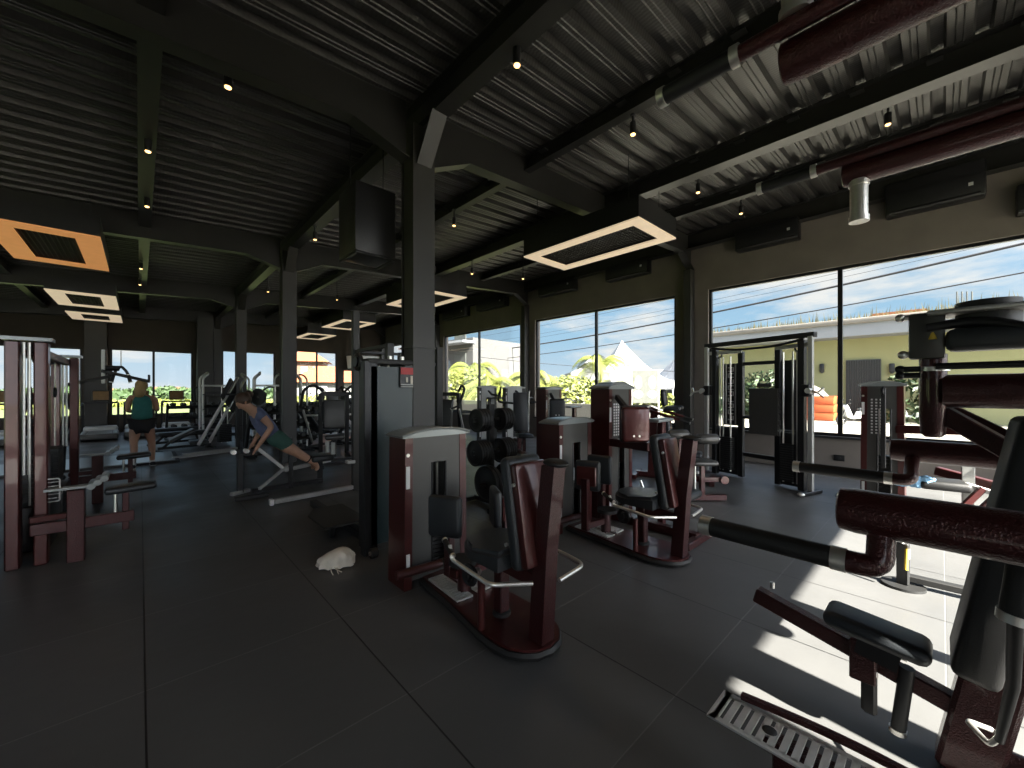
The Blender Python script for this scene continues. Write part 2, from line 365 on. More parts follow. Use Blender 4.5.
# inner column row and the pilasters of the street wall
def column(x, y, w, d, top, name, lab, cat='column'):
    g = G(); f = .02
    g.box((x, y-d/2+f/2, top/2), (w, f, top)); g.box((x, y+d/2-f/2, top/2), (w, f, top)); g.box((x, y, top/2), (w*.86, d-2*f, top))
    return g
for i, Y in enumerate((-1.4, 4.05, 9.5, 14.95, 20.25)):
    ti += 1; g = column(2.31, Y, .27, .27, deckz(2.3)-.3, '', '')
    if i == 1: g.box((2.31, Y, 2.0), (.30,.30,.014)); g.box((2.31, Y, .01), (.4,.4,.02))
    for s in (-1, 1):   # haunch under the girder
        g.prism([(2.30, Y+s*.13, 4.02), (2.30, Y+s*.45, deckz(2.3)-.29), (2.30, Y+s*.13, deckz(2.3)-.29)], (.02,0,0))
        g.bar((2.31, Y+s*.135, 4.02), (2.31, Y+s*.45, deckz(2.3)-.29), .18, .014, 0)
    struct(g.build('trim_%d' % ti, 'column'))
for Y in (-1.4, 4.05, 9.5, 14.95, 20.2):
    ti += 1; g = G(); g.box((XW-.11, Y, 2.17), (.22,.16,4.34)); struct(g.build('trim_%d' % ti, 'column'))
for x in (-1.13, 1.9):
    ti += 1; g = G(); g.box((x, YF-.2, 2.2), (.55 if x < 0 else .5,.4,4.4)); struct(g.build('trim_%d' % ti, 'column'))

# ------------------------------------------------------------------ ceiling fixtures
def lamp_box(x0, x1, y0, y1, z, lab, m='lampwood', fw=.19):
    t = thing('ceiling_light_box', lab, 'ceiling light', ((x0+x1)/2, (y0+y1)/2, z)); a, b = (x1-x0)/2, (y1-y0)/2
    g = G(); hh = .30
    for s in (-1, 1): g.box((s*(a-.01), 0, hh/2+.012), (.02, 2*b, hh)); g.box((0, s*(b-.01), hh/2+.012), (2*a-.04, .02, hh))
    g.box((0,0,hh), (2*a-.04, 2*b-.04, .02)); g.build('housing', 'black', t)
    g = G()
    for s in (-1, 1): g.box((s*(a-fw/2), 0, 0), (fw, 2*b, .022)); g.box((0, s*(b-fw/2), 0), (2*a-2*fw, fw, .022))
    g.build('light_frame', m, t)
    g = G(); k = int((2*b-2*fw)/.06)
    for i in range(k): g.box((0, -b+fw+(i+.5)*.06, .05), (2*a-2*fw, .012, .012))
    for i in range(int((2*a-2*fw)/.06)): g.box((-a+fw+(i+.5)*.06, 0, .05), (.012, 2*b-2*fw, .012))
    g.box((0,0,.12), (2*a-2*fw,2*b-2*fw,.01)); g.build('grille', 'mesh', t)
    for sx_ in (-1,1):
        for sy_ in (-1,1):
            g = G(); wx = (x0+x1)/2+sx_*a*.8; g.cyl((sx_*a*.8, sy_*b*.8, hh), (sx_*a*.8, sy_*b*.8, deckz(wx)-z), .006, n=6); g.build('hanger_rod', 'black', t)
    return t
lamp_box(5.0, 6.13, 2.83, 5.07, 3.9, 'boxed ceiling light with glowing wood frame, nearest the tall street windows')
lamp_box(5.0, 6.13, 8.3, 10.5, 3.9, 'boxed ceiling light just right of the nearest column, half hidden by it')
lamp_box(5.0, 6.13, 13.7, 15.9, 3.9, 'boxed ceiling light hidden mostly behind the nearest column, third towards the far wall')
lamp_box(5.0, 6.13, 17.6, 19.6, 3.85, 'boxed ceiling light above the window with the orange roof outside')
lamp_box(-1.65, -.45, 8.9, 11.3, 3.9, 'boxed ceiling light with orange glowing frame at the left edge', 'lampwood2', .29)
lamp_box(-1.65, -.45, 14.3, 16.6, 3.9, 'boxed ceiling light second back from the left edge, above the walking woman', fw=.29)
lamp_box(-1.65, -.45, 17.9, 19.7, 3.9, 'boxed ceiling light farthest back on the left, near the treadmill windows', fw=.29)

def spot(px_, py_, z, X=None, lab='', grp=None):
    p = at(px_, py_, z=z) if X is None else at(px_, py_, X=X)
    t = thing('spotlight', lab, 'spotlight', p)
    top = deckz(p.x)-.02-p.z
    for bx0, bh in ((.06,.24),(2.33,.3),(4.05,.2),(6.0,.28),(7.6,.2),(-2.3,.24)):
        if abs(p.x-bx0) < .12: top = deckz(p.x)-bh-p.z
    g = G(); g.cyl((0,0,.13), (0,0,top), .012, n=8); g.cyl((0,0,top-.02), (0,0,top), .035, n=12); g.build('stem', 'black', t)
    g = G(); g.cyl((0,0,.008), (0,0,.14), .036, n=16); g.build('lamp_body', 'black', t)
    g = G(); g.ell((0,0,.006), (.028,.028,.016)); g.build('bulb', 'bulb', t)
    return p
SP = [(517,66,4.3,'lit spotlight nearest the camera, under the heavy girder at top centre'),
 (228,88,4.25,'lit spotlight hanging alone in the dark upper left ceiling'),
 (633,135,4.42,'lit spotlight just left of the overhead black grip at top right'),
 (888,125,4.75,'spotlight at the upper right in front of the bright ribbed deck'),
 (698,193,4.62,'spotlight right of the boxed light, first below the thick beam'),
 (741,214,4.72,'spotlight above the wall air conditioner nearest the corner pilaster'),
 (148,152,4.25,'upper spotlight on the narrow left beam'),
 (147,207,4.25,'second spotlight down the narrow left beam'),
 (454,226,4.35,'spotlight just right of the nearest column'),
 (315,240,4.2,'spotlight left of the hanging black box by the nearest column'),
 (472,274,4.35,'spotlight right of the column above the second boxed light'),
 (523,279,4.4,'spotlight left of the first boxed light, low near the wall'),
 (141,269,4.2,'third spotlight down the narrow left beam'),
 (140,285,4.2,'fourth spotlight down the narrow left beam'),
 (268,292,4.2,'small spotlight between the second and third columns'),
 (337,300,4.3,'small spotlight low behind the hanging black box'),
 (53,286,4.2,'small spotlight beside the second left boxed light')]
for a_, b_, c_, l_ in SP: spot(a_, b_, c_, lab=l_)
# real lamps in the nearest spots
for p, en in ((at(517,66,z=4.28), 14), (at(228,88,z=4.23), 12), (at(633,135,z=4.4), 10)):
    li = bpy.data.lights.new('spot_lamp', 'SPOT'); li.energy = en; li.color = (1,.72,.42); li.spot_size = 1.5; li.spot_blend = .6; li.shadow_soft_size = .03
    lo = bpy.data.objects.new('spot_lamp', li); COL.objects.link(lo); lo.location = p-Vector((0,0,.03))

# wall air conditioners
def aircon(x0, y0, x1, y1, lab, X=9.55, dz=.42):
    a = at(x0, y0, X=X-.12); b = at(x1, y1, X=X-.12); cy = (a.y+b.y)/2; Ly = abs(a.y-b.y); zb = (a.z+b.z)/2
    t = thing('air_conditioner', lab, 'air conditioner', (X-.14, cy, zb))
    g = G(); g.box((0,0,dz/2), (.26, Ly, dz), bevel=.03); g.build('casing', 'black', t)
    g = G(); g.box((-.125,0,.05), (.02, Ly*.9, .05), ry(.4)); g.build('louvre', 'dark', t)
    g = G(); g.box((-.133,-Ly*.36,.2), (.006,.05,.05)); g.build('sticker', 'white', t)
    return t
aircon(737,254,800,238,'black wall air conditioner above the left pane of the tall right window')
aircon(886,220,986,196,'long black wall air conditioner at the upper right above the right pane', dz=.55)
aircon(1016,218,1075,203,'black wall air conditioner cut by the right edge of the picture')
aircon(608,284,650,272,'black wall air conditioner above the window with the white tents')
aircon(541,298,576,290,'black wall air conditioner left of the tents window, by the slim pilaster')
aircon(479,312,507,306,'black wall air conditioner above the palm window')
aircon(445,321,468,316,'smallest black wall air conditioner beside the nearest column')

# hanging black box by the column
t = thing('hanging_speaker', 'large black box hung beside the nearest column', 'speaker', (2.02,4.66,3.07))
g = G(); g.box((-.04,0,.40), (.48,.5,.78), bevel=.01); g.build('cabinet', 'black', t)
g = G()
for s in (-1,1): g.box((-.04+s*.22,0,-.005), (.03,.5,.02)); g.box((-.04,s*.235,-.005), (.41,.03,.02))
g.build('bottom_frame', 'dark', t)
for s in (-1,1): g = G(); g.cyl((-.04+s*.2,0,.79), (-.04+s*.2,0,1.5), .008, n=6); g.build('hanger_rod', 'black', t)
# ------------------------------------------------------------------ outside
MT.update(
 street=mat('sunlit_concrete_street', (.20,.19,.155), .9, noise=(1.5,.15)),
 grass=mat('field_green', (.065,.085,.022), .9, noise=(.35,.5)),
 ywall=mat('yellow_green_render', (.27,.265,.135), .9, noise=(1.1,.10)),
 fascia=mat('grey_white_fascia', (.20,.21,.225), .8, noise=(.8,.12)),
 slab=mat('weathered_roof_edge', (.17,.155,.135), .9, noise=(1.2,.2)),
 gate=mat('dark_metal_gate', (.06,.065,.06), .5, noise=(4,.2)),
 leaf=mat('palm_leaf', (.10,.115,.018), .55, noise=(2,.4)),
 leafd=mat('dark_bush_leaf', (.02,.04,.009), .6, noise=(3,.5)),
 dry=mat('dry_grass', (.15,.13,.055), .9, noise=(3,.3)),
 trunk=mat('palm_trunk', (.16,.11,.07), .9, noise=(12,.3)),
 tent=mat('white_tent_canvas', (.34,.34,.34), .8, noise=(1,.04)),
 orange=mat('orange_plastic', (.40,.08,.022), .5, noise=(8,.12)),
 roof=mat('terracotta_roof', (.22,.065,.022), .8, noise=(3,.25)),
 brick=mat('tan_brick', (.09,.05,.03), .85, noise=(5,.2)),
 wwall=mat('pale_house_wall', (.14,.14,.13), .85, noise=(2,.1)),
 cable=mat('black_power_cable', (.015,.015,.018), .6, noise=(9,.1)),
 signm=mat('grey_green_banner', (.045,.048,.04), .7, noise=(6,.5)),
 gwall=mat('grey_house_wall', (.07,.07,.068), .9, noise=(1,.1)),
 hill=mat('hazy_tree_line', (.10,.14,.10), 1, noise=(.1,.4)),
)
g = G(); GZ = -.15
g.add([(-150,-60,GZ),(XL-.3,-60,GZ),(XL-.3,320,GZ),(-150,320,GZ)], [[0,1,2,3]])
g.add([(XL-.3,YF+.3,GZ),(9.8,YF+.3,GZ),(9.8,320,GZ),(XL-.3,320,GZ)], [[0,1,2,3]])
o = g.build('grass_field', 'grass'); tag(o, 'green and yellow field outside the far windows', 'field', kind='stuff')
g = G(); g.add([(9.8,-60,GZ),(200,-60,GZ),(200,320,GZ),(9.8,320,GZ)], [[0,1,2,3]]); g.add([(XL-.3,-60,GZ),(9.8,-60,GZ),(9.8,YN-.3,GZ),(XL-.3,YN-.3,GZ)], [[0,1,2,3]])
struct(g.build('street', 'street'))
def pt(*a, **k): return at(*a, **k)

# long low building across the street
BX = 30.0
t = thing('building', 'long low yellow building with grey flat roof across the street', 'building', (BX, 10, GZ))
def L_(p): return (p[0]-BX, p[1]-10, p[2]-GZ)
g = G(); g.box(L_((BX+4, -4.85, 2.2)), (8, 34.3, 4.8)); g.build('wall', 'ywall', t)
g = G(); g.box(L_((BX+3.2, -4.6, 4.80)), (9.6, 34.8, .66)); g.build('fascia', 'fascia', t)
g = G(); g.box(L_((BX+3.2, -4.6, 5.27)), (9.9, 35, .28), bevel=.05); g.build('roof_edge', 'slab', t)
a, b = pt(846,362,X=BX-.1), pt(881,362,X=BX-.1); zb = pt(860,413,X=BX-.1).z
gt = G(); gt.box(L_((BX-.08, (a.y+b.y)/2, (a.z+.1)/2)), (.12, a.y-b.y, a.z+.1)); gate = gt.build('gate', 'gate', t)
s_ = G()
for i in range(14): y = b.y+(a.y-b.y)*(i+.5)/14; s_.box(L_((BX-.16, y, (a.z+.1)/2)), (.05,.09,a.z))
s_.build('gate_slats', 'dark', gate)
for px_ in (822, 892):
    p = pt(px_, 368, X=BX-.1); g = G(); g.box(L_((BX-.12, p.y, p.z)), (.2,.22,.5), bevel=.04); g.cyl(L_((BX-.12,p.y,p.z-.3)), L_((BX-.12,p.y,p.z-.22)), .07); g.build('wall_lamp', 'black', t)
for i in range(4):
    p = pt(957+i*5, 300, X=BX+2); g = G(); g.cyl(L_((BX+2, p.y, 5.5)), L_((BX+2, p.y, p.z+.45)), .035, n=6); g.build('roof_rod', 'gate', t)
g = G(); p = pt(898,303,X=BX+5); g.prism([L_((BX+5,p.y-2.2,5.6)), L_((BX+5,p.y+2.2,5.6)), L_((BX+5,p.y+1.2,6.5)), L_((BX+5,p.y-1.2,6.5))], (2,0,0)); g.build('roof_hut', 'roof', t)
random.seed(3)
g = G()
for i in range(1500):      # dry plants growing along the roof edge
    y = random.uniform(-8, 12.6); x = BX-1.4+random.uniform(0,.8); h = random.uniform(.25,.75)*(1.2 if random.random() < .15 else .7); dx = random.uniform(-.15,.15)
    g.add([(x,y-.03,5.22),(x,y+.03,5.22),(x+dx,y+dx,5.25+h)], [[0,1,2]]); pass
tag(g.build('roof_grass', 'dry'), 'dry grass tufts along the roof edge of the yellow building', 'grass', kind='stuff')
def bush(c, r, n, m, name, lab, cat='bush', leaf=.16):
    random.seed(int(abs(c[0]*13+c[1]*7))); g = G()
    for i in range(n):
        u = Vector((random.gauss(0,1), random.gauss(0,1), abs(random.gauss(0,1))*.9)).normalized()*random.uniform(.45,1)**.4
        p = Vector(c)+Vector((u.x*r[0], u.y*r[1], u.z*r[2])); a = Vector((random.gauss(0,1),random.gauss(0,1),random.gauss(0,1))).normalized()*leaf; b = a.orthogonal().normalized()*leaf*.45
        g.add([p-a, p+b, p+a, p-b], [[0,1,2,3]])
    return tag(g.build(name, m), lab, cat)
p = pt(770,405,X=28.6); bush((28.6,p.y,GZ), (1.0,2.6,3.0), 900, 'leafd', 'shrub', 'leafy green shrub in front of the yellow wall behind the cable machine', leaf=.2)
p = pt(905,405,X=28.6); bush((28.6,p.y,GZ), (1.0,1.6,2.6), 500, 'leafd', 'shrub', 'green shrub right of the dark gate on the yellow wall', leaf=.2)
# orange crates
for (x0,y0,sz,lab) in ((820,413,1.1,'orange plastic crate stack standing outside by the yellow wall'),):
    p = pt(x0,y0,X=27.5); t = thing('plastic_crate', lab, 'crate', (27.5,p.y,GZ))
    for k in range(3): g = G(); g.box((0,0,.22+k*.45), (.9,1.3,.40), bevel=.03, taper=1.05); g.box((0,0,.42+k*.45), (.95,1.36,.05)); g.build('crate_body', 'orange', t)
p = pt(806,405,X=28); t = thing('rock_pile', 'pale boulder beside the orange crates outside', 'rock', (28,p.y,GZ)); g = G(); g.ell((0,0,.7), (1.0,1.2,1.3)); g.build('rock_surface', 'slab', t)
# scooters parked on the street
def scooter(x, y, rz, lab):
    t = thing('scooter', lab, 'scooter', (x,y,GZ), rz)
    for s in (-.62,.62):
        g = G(); g.torus((s,0,.25), .20, .05, (0,1,0)); w_ = g.build('wheel', 'rubber', t)
        g = G(); g.cyl((s,-.03,.25), (s,.03,.25), .07); g.tube([(s-.15,0,.25),(s+.15,0,.25)], .012); g.tube([(s,0,.1),(s,0,.4)], .012); g.build('hub', 'steel', w_)
    g = G(); g.prism([(-.75,-.12,.42),(-.2,-.12,.35),(.15,-.12,.30),(.42,-.12,.42),(.52,-.12,.85),(.42,-.12,.98),(.30,-.12,.75),(.18,-.12,.42),(-.05,-.12,.42),(-.15,-.12,.66),(-.8,-.12,.72)], (0,.24,0)); g.build('body', 'white', t)
    g = G(); g.box((-.45,0,.76), (.62,.24,.1), bevel=.04); g.build('seat', 'pad', t)
    g = G(); g.tube([(.62,0,.25),(.42,0,.95)], .025); g.tube([(.40,-.3,1.05),(.44,-.1,1.0),(.44,.1,1.0),(.40,.3,1.05)], .018); g.build('handlebar', 'black', t)
    for s in (-.22,.22): g = G(); g.ell((.38,s,1.2), (.02,.06,.045)); g.tube([(.40,s,1.04),(.38,s,1.2)], .006); g.build('mirror', 'black', t)
    g = G(); g.ell((.52,0,.88), (.06,.09,.07)); g.build('headlight', 'chrome', t)
p = pt(855,425,z=GZ); scooter(p.x, p.y, 2.3, 'silver scooter parked on the street behind the window mullion')
p = pt(912,424,z=GZ); scooter(p.x, p.y, 2.0, 'pale scooter parked outside to the right of the small red machine')
# power lines and their poles (poles stand outside the view)
def cable(a, b, sag, r, lab, name='power_line'):
    g = G(); P = []
    for i in range(25):
        t_ = i/24; q = a.lerp(b, t_); q.z -= sag*4*t_*(1-t_); P.append(q)
    g.tube(P, r, 6); return tag(g.build(name, 'cable'), lab, 'power line', 'power lines over the street')
A_ = lambda x, y, d: at(x, y, d=d)
cable(A_(480,352,40), A_(1090,228,14), .5, .05, 'thickest power line, the upper black cable crossing the right window')
cable(A_(470,362,40), A_(1090,260,14), .4, .028, 'lower thin power line crossing the right window above the roof')
for i, (y0, y1) in enumerate(((345,215),(338,200),(348,222))):
    cable(A_(470,y0,42), A_(1090,y1,15), .4, .009, ('faint power line just above the thickest cable','topmost faint power line','middle faint power line above the thickest cable')[i])
cable(A_(440,352,34), A_(700,372,30), .3, .02, 'dark power line descending rightward over the tents')
# palms
def palm(x, y, h, n, lf, lab, m='leaf', seed=1):
    random.seed(seed); t = thing('palm_tree', lab, 'palm tree', (x,y,GZ))
    g = G(); g.tube([(0,0,0),(.1,.05,h*.5),(.05,0,h)], [.17,.13,.11], 10); g.build('trunk', 'trunk', t)
    for i in range(n):
        a = 2*PI*i/n+random.uniform(-.25,.25); el = random.uniform(.1,1.25); g = G(); D = Vector((math.cos(a), math.sin(a), 0)); S = Vector((-D.y, D.x, 0)); P = []
        for k in range(12): s = k/11; P.append(Vector((.05,0,h))+D*lf*s*(math.cos(el)*.75+.35)+Vector((0,0,lf*(math.sin(el)*s-.95*s*s))))
        g.tube(P, [.025,.006], 5)
        for k in range(1, 12):
            for sb in (0,.33,.66):
                q = P[k-1].lerp(P[k], sb); l = lf*.30*(1-.55*abs(k/11-.45)); tn = (P[k]-P[k-1]).normalized()
                for sg in (-1,1):
                    tip = q+S*sg*l*.75+tn*l*.45+Vector((0,0,-l*.5)); g.add([q, q+tn*.06, tip], [[0,1,2]])
        g.build('frond', m, t)
palm(14.5, 19.0, 2.7, 18, 2.7, 'bright green palm filling the left street window', seed=2)
palm(13.2, 16.0, 1.9, 14, 2.2, 'low palm in front, right half of the left street window', seed=5)
palm(16.8, 16.4, 2.3, 14, 2.2, 'palm just left of the pilaster beside the tents window', seed=8)
palm(21.5, 14.8, 3.4, 16, 2.5, 'tall orange tinged palm behind the mullion of the tents window', seed=11)
palm(19.5, 17.8, 2.0, 14, 2.1, 'small palm at the left side of the tents window', seed=14)
p = pt(570,395,d=24); bush((p.x,p.y,GZ), (3.2,2.4,2.6), 3500, 'leaf', 'shrub', 'yellow green shrub below the palms in the tents window', leaf=.17)
p = pt(465,395,d=22); bush((p.x,p.y,GZ), (2.6,3.0,2.9), 3500, 'leaf', 'shrub', 'yellow green shrub under the bright palm', leaf=.15)
p = pt(700,405,d=26); bush((p.x,p.y,GZ), (2.6,2.0,1.6), 500, 'leafd', 'shrub', 'dark shrub low beside the banner', leaf=.22)
p = pt(643,398,d=25); bush((p.x+1.5,p.y,GZ), (1.6,1.6,1.8), 500, 'leaf', 'shrub', 'yellow green shrub under the banner', leaf=.22)
# white tents
def tent(px_, ybase, ypeak, w, d, lab):
    p = at(px_, ybase, d=d); top = at(px_, ypeak, d=d).z; t = thing('tent', lab, 'tent', (p.x,p.y,GZ), -TH)
    zb = p.z-GZ; h = top-GZ; g = G(); n = 24; prof = []
    for k in range(9): s = k/8; prof.append((w/2*(1-s)+.03, zb+(h-zb)*(s**1.5 if s < 1 else 1)))
    vs = []
    for r, z in prof:
        for i in range(4):
            for j in range(5):
                a0, a1 = PI/4+i*PI/2, PI/4+(i+1)*PI/2; u = j/5; q = Vector((math.cos(a0), math.sin(a0), 0)).lerp(Vector((math.cos(a1), math.sin(a1), 0)), u)*r*1.414; vs.append((q.x, q.y, z))
    fs = [[k*20+i, k*20+(i+1) % 20, (k+1)*20+(i+1) % 20, (k+1)*20+i] for k in range(8) for i in range(20)]
    g.add(vs, fs, True); g.build('canopy', 'tent', t)
    g = G(); 
    for s in (-1,1): g.box((s*w/2, 0, zb-.2), (.02, w, .5)); g.box((0, s*w/2, zb-.2), (w, .02, .5))
    g.build('valance', 'tent', t)
    for sx_ in (-1,1):
        for sy_ in (-1,1): g = G(); g.cyl((sx_*w/2*.97, sy_*w/2*.97, 0), (sx_*w/2*.97, sy_*w/2*.97, zb), .05, n=8); g.build('pole', 'silver', t)
tent(622,382,341,5.6,30,'large white peaked tent in the street window, left one')
tent(590,374,358,3.0,27,'small white tent behind the palms')
tent(676,384,358,4.4,32,'white peaked tent at the right side of the tents window')
p = at(690,388,d=38); t = thing('house', 'white single storey house behind the tents', 'house', (p.x,p.y,GZ), -TH)
g = G(); g.box((0,0,1.3), (14,5,2.6)); g.build('wall', 'wwall', t)
g = G(); g.prism([(-7.4,-3,2.6),(7.4,-3,2.6),(5,0,3.6),(-5,0,3.6)], (0,.1,0)); g.prism([(-7.4,-3,2.5),(7.4,-3,2.5),(7.4,3,2.5),(-7.4,3,2.5)], (0,0,.15)); g.build('roof', 'fascia', t)
for i in range(5): g = G(); g.box((-5+i*2.4,-2.52,1.4), (1.1,.06,1.2)); g.build('window', 'gate', t)
# banner with two pale ovals
p = at(645,392,d=24); t = thing('banner', 'grey banner with pale oval pattern standing outside in front of the tents', 'banner', (p.x,p.y,GZ), -TH)
a = at(632.5,370,d=24); b = at(660.5,403,d=24); W_ = (b.x-a.x)/CS; H_ = a.z-b.z
g = G(); g.box((0,0,a.z-GZ-H_/2), (W_,.06,H_)); g.build('panel', 'signm', t)
for s in (-.25,.25): g = G(); g.ell((W_*s,-.04,a.z-GZ-H_*.38), (W_*.13,.02,H_*.2)); g.ell((W_*s,-.04,a.z-GZ-H_*.74), (W_*.17,.02,H_*.12)); g.build('printed_oval', 'fascia', t)
for s in (-.48,.48): g = G(); g.cyl((W_*s,0,0), (W_*s,0,a.z-GZ), .05, n=8); g.build('post', 'silver', t)
# fence by the palms
g = G(); 
t = thing('garden_wall', 'pale low wall outside under the palm windows', 'wall', (11.2,9,GZ), 0)
g.box((0,3,.55), (.15,12,1.3)); g.build('panel', 'wwall', t)
# upper storey of a house seen above the palms
t = thing('building', 'pale balcony house seen above the bright palm', 'building', (23,31,GZ), .1)
g = G(); g.box((0,0,3.0), (7,9,6.0)); g.build('wall', 'gwall', t)
for z in (3.1,5.6): g = G(); g.box((-4,0,z), (1.4,9.2,.18)); g.build('balcony', 'fascia', t)
for k in range(3):
    for z in (4.3,6.5): g = G(); g.box((-3.55,-3+k*3,z), (.1,1.4,1.3)); g.build('window', 'gate', t)
# far houses with orange roofs beyond the far wall
def house(x, y, rz, w_, d_, h, rh, lab, wm='brick'):
    t = thing('house', lab, 'house', (x,y,GZ), rz); g = G(); g.box((0,0,h/2), (w_,d_,h)); g.build('wall', wm, t)
    g = G(); o_ = .5; zz = h-.05; g.add([(-w_/2-o_,-d_/2-o_,zz),(w_/2+o_,-d_/2-o_,zz),(w_/2+o_,d_/2+o_,zz),(-w_/2-o_,d_/2+o_,zz),(-w_/2+d_*.3,0,zz+rh),(w_/2-d_*.3,0,zz+rh)], [[0,1,5,4],[2,3,4,5],[1,2,5],[3,0,4],[0,3,2,1]]); g.build('roof', 'roof', t)
    for i in range(3):
        for z in ([1.4] if h < 4 else [1.4,h-1.2]): f = G(); f.box((-w_*.3+i*w_*.3,-d_/2-.03,z), (w_*.14,.1,1.2)); fr = f.build('window_frame', 'white', t); q = G(); q.box((-w_*.3+i*w_*.3,-d_/2-.09,z), (w_*.11,.04,1.0)); q.build('pane', 'gate', fr)
p = at(307,392,d=42); house(p.x,p.y,-.4,3.6,4,4.6,1.2,'two storey brown house with orange roof outside the window left of the whiteboards')
p = at(328,392,d=34); house(p.x,p.y,-.5,4.2,4,2.35,1.4,'low white house with orange roof, in front of the brown house','wwall')
p = at(356,392,d=38); house(p.x,p.y,-.5,4,4,2.7,1.4,'white house with orange roof behind the narrow right far window','wwall')
p = at(318,402,d=30); bush((p.x,p.y,GZ), (4,2,1.3), 900, 'leaf', 'hedge', 'yellow green hedge outside below the orange roofs', 'hedge', leaf=.2)
for i, (px_, w_) in enumerate(((20,5),(60,4),(128,6),(168,5),(185,4),(228,5),(262,4))):
    p = at(px_, 388, d=75+8*(i % 3)); bush((p.x,p.y,GZ), (w_*1.6,w_*1.3,1.9+.4*(i % 2)), 500, 'leafd', 'tree', ('hazy low tree far across the field at the left edge','hazy low tree across the field left of the first pier','hazy low tree across the field above the walking woman','hazy low tree across the field above the last treadmill','hazy low tree across the field beside the double pier','hazy low tree across the field behind the third column','hazy low tree across the field right of the third column')[i], 'tree', leaf=.7)
for i, px_ in enumerate((100,150,176)):
    p = at(px_, 390, d=90); house(p.x,p.y,.2*i,5,4,1.7,.7,('distant pale house across the field behind the left pier','distant pale house across the field right of the walking woman','distant pale house across the field above the last treadmill')[i],'wwall')
p = at(150,400,d=45); bush((p.x,p.y,GZ-.4), (22,8,.9), 2500, 'leaf', 'crop_rows', 'bright yellow green crop rows in the field', 'plants', leaf=.4)['kind'] = 'stuff'
# front hedge outside the near wall, whose leaves cut the edge of the sun patch
random.seed(21)
# ------------------------------------------------------------------ machine pieces
def padm(c, size, rot=None, bevel=.03): g = G(); g.box(c, size, rot, bevel, 4); return g
def P_(name, m, parent, *calls, label=None):
    g = G()
    for f, a, k in calls: getattr(g, f)(*a, **k)
    return g.build(name, m, parent, label)
def bar1(name, m, parent, p, q, w, h=None, bevel=.006, up=(0,0,1), label=None): return G().bar(p, q, w, h, bevel, up).build(name, m, parent, label)
def tube1(name, m, parent, pts, r, fillet=0, n=12, label=None): return G().tube(pts, r, n, fillet).build(name, m, parent, label)
def grip(name, parent, p, q, r=.02, cap=.03, m='padb', rc=None):
    """foam grip with a chrome ring at each end"""
    p, q = Vector(p), Vector(q); d = (q-p).normalized(); rc = rc or r*1.12
    o = G().cyl(p+d*cap, q-d*cap, r, n=18).build(name, m, parent)
    G().cyl(p, p+d*cap, rc, n=18).build('end_ring', 'chrome', o); G().cyl(q-d*cap, q, rc, n=18).build('end_ring', 'chrome', o)
    return o
def tower(t, x0, x1, y0, y1, h, slot=.55, plates=True, capm='cap', face=-1, side='maroon2', body='shroud'):
    """weight tower: two side columns, grey shroud with an open slot on the faces, silver lid"""
    w_ = x1-x0; d = y1-y0; cx, cy = (x0+x1)/2, (y0+y1)/2
    for s, xx in ((-1,x0), (1,x1)):
        g = G(); g.prism([(xx-s*.0, y0-.02, 0), (xx-s*.065, y0-.02, 0), (xx-s*.075, y0-.02, h-.05), (xx+s*.0-s*.01, y0-.02, h-.05)], (0, d+.04, 0)); c_ = g.build('side_column', side, t)
        if s < 0:
            P_('badge', 'chrome', c_, ('cyl', ((xx+.03,y0-.028,h-.19),(xx+.03,y0-.018,h-.19),.014), {}))
            P_('placard', 'white', c_, ('box', ((xx+.03,y0-.024,h-.36),(.03,.008,.17)), {}))
            P_('sticker', 'white', c_, ('box', ((xx+.03,y0-.024,.20),(.03,.008,.15)), {}))
    sw = .13; a = x0+.065; b = x1-.065; sx0, sx1 = cx-sw/2+.02, cx+sw/2+.02; zs0, zs1 = .12, h*.78
    g = G()
    for yy, s in ((y0, -1), (y1, 1)):
        for u0, u1, v0, v1 in ((a,sx0,.06,h-.03),(sx1,b,.06,h-.03),(sx0,sx1,zs1,h-.03),(sx0,sx1,.06,zs0)):
            g.box(((u0+u1)/2, yy, (v0+v1)/2), (u1-u0, .03, v1-v0))
    g.build('shroud', body, t)
    g = G()
    for yy in (y0-.012, y1+.012):
        g.tube([(sx0,yy,zs0),(sx1,yy,zs0),(sx1,yy,zs1),(sx0,yy,zs1)], .011, 6, closed=True)
    g.build('slot_trim', 'black', t)
    st = G()
    n = 11; ph = (zs1-.2-zs0)*.5/n
    for k in range(n): st.box((cx+.02, cy, .14+k*(ph+.004)), (w_*.55, d*.55, ph), bevel=.003, seg=1, smooth=False)
    st = st.build('weight_stack', 'black', t)
    for s in (-.06,.06): G().cyl((cx+.02+s,cy,.1), (cx+.02+s,cy,h-.06), .011, n=8).build('guide_rod', 'chrome', t)
    P_('weight_pin', 'white', st, ('box', ((cx+.02, y0+d*.18, zs1*.62), (.03,.02,.14)), {}))
    g = G(); m_ = 14; top = []
    for i in range(15): u = -1+i/7; top.append((cx+u*(w_/2+.022), y0-.03, h-.045+.045*(1-abs(u)**2.6)))
    g.prism(top+[(cx+w_/2+.015,y0-.03,h-.06),(cx-w_/2-.015,y0-.03,h-.06)], (0,d+.06,0)); ld = g.build('lid', capm, t)
    g = G(); g.tube([Vector(p) for p in top], .012, 6); g.build('lid_edge', capm, ld)
